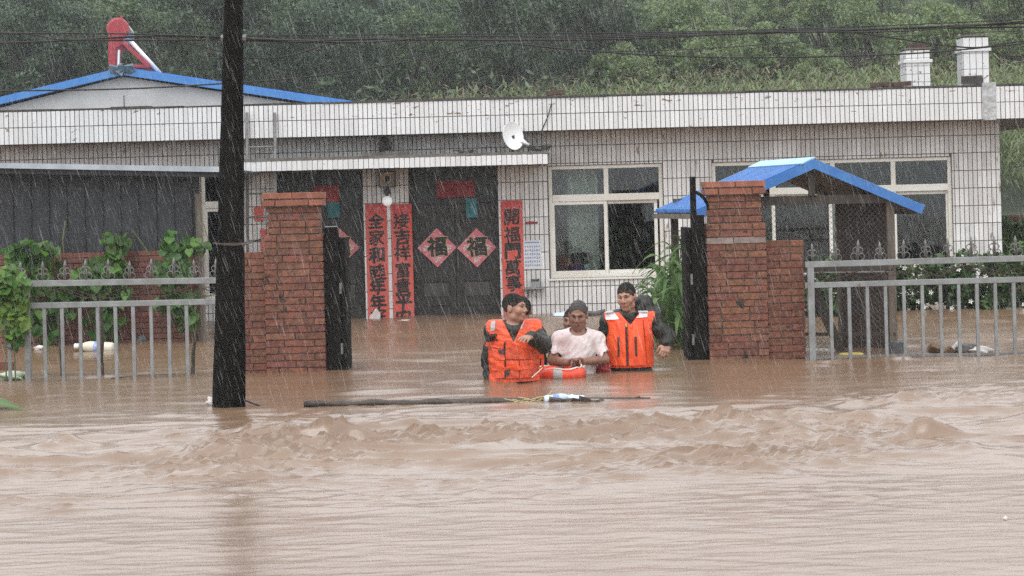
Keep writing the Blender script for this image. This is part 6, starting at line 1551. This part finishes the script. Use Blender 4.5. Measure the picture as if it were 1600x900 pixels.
# --- orange life ring held between them
rc_ = at(874, 580, 18.56); rg = thing('life_ring', (rc_.x, rc_.y, 0), 'orange life ring with grey band floating before the man in white', 'life ring')
Rr, rr_ = .175, .056; vs = []; n1, n2 = 40, 14
for i in range(n1):
    a = 2 * math.pi * i / n1
    for j in range(n2):
        b_ = 2 * math.pi * j / n2; q = Rr + rr_ * math.cos(b_); vs.append((rc_.x + q * math.cos(a), rc_.y + q * math.sin(a), .025 + rr_ * math.sin(b_)))
fs = [(i * n2 + j, ((i+1) % n1) * n2 + j, ((i+1) % n1) * n2 + (j+1) % n2, i * n2 + (j+1) % n2) for i in range(n1) for j in range(n2)]
MB().add(vs, fs).build('ring_body', M['ring_orange'], rg, smooth=True)
for a0 in (-95, 85, -5, 175):
    vs = []; k1 = 5
    for i in range(k1):
        a = R(a0 + (i - 2) * 5)
        for j in range(n2): b_ = 2 * math.pi * j / n2; q = Rr + (rr_ + .003) * math.cos(b_); vs.append((rc_.x + q * math.cos(a), rc_.y + q * math.sin(a), .025 + (rr_ + .003) * math.sin(b_)))
    MB().add(vs, [(i * n2 + j, (i+1) * n2 + j, (i+1) * n2 + (j+1) % n2, i * n2 + (j+1) % n2) for i in range(k1 - 1) for j in range(n2)]).build('grey_band', M['reflective'], rg, smooth=True)
MB().tube([(rc_.x + (Rr + .03 + .02 * math.sin(4 * a)) * math.cos(a), rc_.y + (Rr + .03 + .02 * math.sin(4 * a)) * math.sin(a), .078 + .006 * math.sin(6 * a)) for a in [2 * math.pi * i / 48 for i in range(49)]], .006, 6).build('grab_rope', M['rope'], rg, smooth=True)
e = at(905, 566, 18.60); MB().tube([at(903, 582, 18.5), at(905, 576, 18.48), at(909, 571, 18.5), (e.x, e.y, e.z)], .006, 6).build('rope_end', M['rope'], rg, smooth=True)
MB().tube([at(831, 590, 18.0), at(842, 580, 18.08), at(850, 572, 18.3), at(858, 571, 18.45)], .005, 6).build('tow_rope', M['rope'], rg, smooth=True)
lump('red_bag', 941, 577, (.075, .06, .065), 'red_cloth', 'red cloth bag between the man in white and the rescuer on his side', 'bag', d=18.9, seed=11, lift=-.01)
# ---------------------------------------------------------------- rain and haze
def rain():
    rng = np.random.default_rng(31); n = 66000
    u = rng.random(n); d = (5.0**3 + u * (27.0**3 - 5.0**3)) ** (1/3.)
    px = rng.uniform(-350, 1950, n); py = rng.uniform(-80, 900, n)
    dx, dy = px - 800, py - 312
    C = np.stack([(dx * CR - dy * SR) * d / F, d, H - (dx * SR + dy * CR) * d / F], -1)
    C = C[C[:, 2] > 0.05]; n = len(C)
    a = np.radians(16 + rng.normal(size=n) * 4); L = rng.uniform(.035, .11, n)
    dirv = np.stack([np.sin(a), rng.normal(size=n) * .08, -np.cos(a)], -1)
    r = rng.uniform(.0006, .0012, n)[:, None]
    e1 = np.stack([np.cos(a), np.zeros(n), np.sin(a)], -1); e2 = np.stack([np.zeros(n), np.ones(n), np.zeros(n)], -1)
    ring = [C + dirv * (.2 * L)[:, None] + (e1 * math.cos(w2) + e2 * math.sin(w2)) * r for w2 in (.5, 2.594, 4.689)]
    V = np.stack([C - dirv * (.5 * L)[:, None], *ring, C + dirv * (.5 * L)[:, None]], 1); I = np.arange(n)[:, None] * 5
    Fs = [np.concatenate([I + a, I + b, I + c], 1) for a, b, c in ((0, 1, 2), (0, 2, 3), (0, 3, 1), (4, 2, 1), (4, 3, 2), (4, 1, 3))]
    m = bpy.data.materials.new('rain_drop'); m.use_nodes = True; t = m.node_tree; t.nodes.clear()
    o = t.nodes.new('ShaderNodeOutputMaterial'); mx = t.nodes.new('ShaderNodeMixShader'); tr = t.nodes.new('ShaderNodeBsdfTransparent'); df = t.nodes.new('ShaderNodeBsdfTranslucent'); gl = t.nodes.new('ShaderNodeBsdfDiffuse'); m2 = t.nodes.new('ShaderNodeMixShader')
    df.inputs[0].default_value = (.85, .88, .9, 1); gl.inputs[0].default_value = (.85, .88, .9, 1)
    mx.inputs[0].default_value = RAIN_OPACITY
    t.links.new(df.outputs[0], m2.inputs[1]); t.links.new(gl.outputs[0], m2.inputs[2]); t.links.new(tr.outputs[0], mx.inputs[1]); t.links.new(m2.outputs[0], mx.inputs[2]); t.links.new(mx.outputs[0], o.inputs[0])
    ob = mesh_obj('rain', np_mesh('rain', V.reshape(-1, 3), np.concatenate(Fs), m)); tag(ob, 'slanting rain drops falling through the whole view', 'rain', kind='stuff')
RAIN_OPACITY = 0.095
rain()
m = bpy.data.materials.new('haze'); m.use_nodes = True; t = m.node_tree; t.nodes.clear()
o = t.nodes.new('ShaderNodeOutputMaterial'); pv = t.nodes.new('ShaderNodeVolumePrincipled'); pv.inputs['Color'].default_value = (.86, .90, .92, 1); pv.inputs['Density'].default_value = 0.0008; pv.inputs['Anisotropy'].default_value = 0.2
t.links.new(pv.outputs[0], o.inputs['Volume'])
hb = MB().box((-162, -122, -2.2), (162, 232, 20)).build('haze', m); tag(hb, 'thin rain mist filling the air', 'mist', kind='stuff')
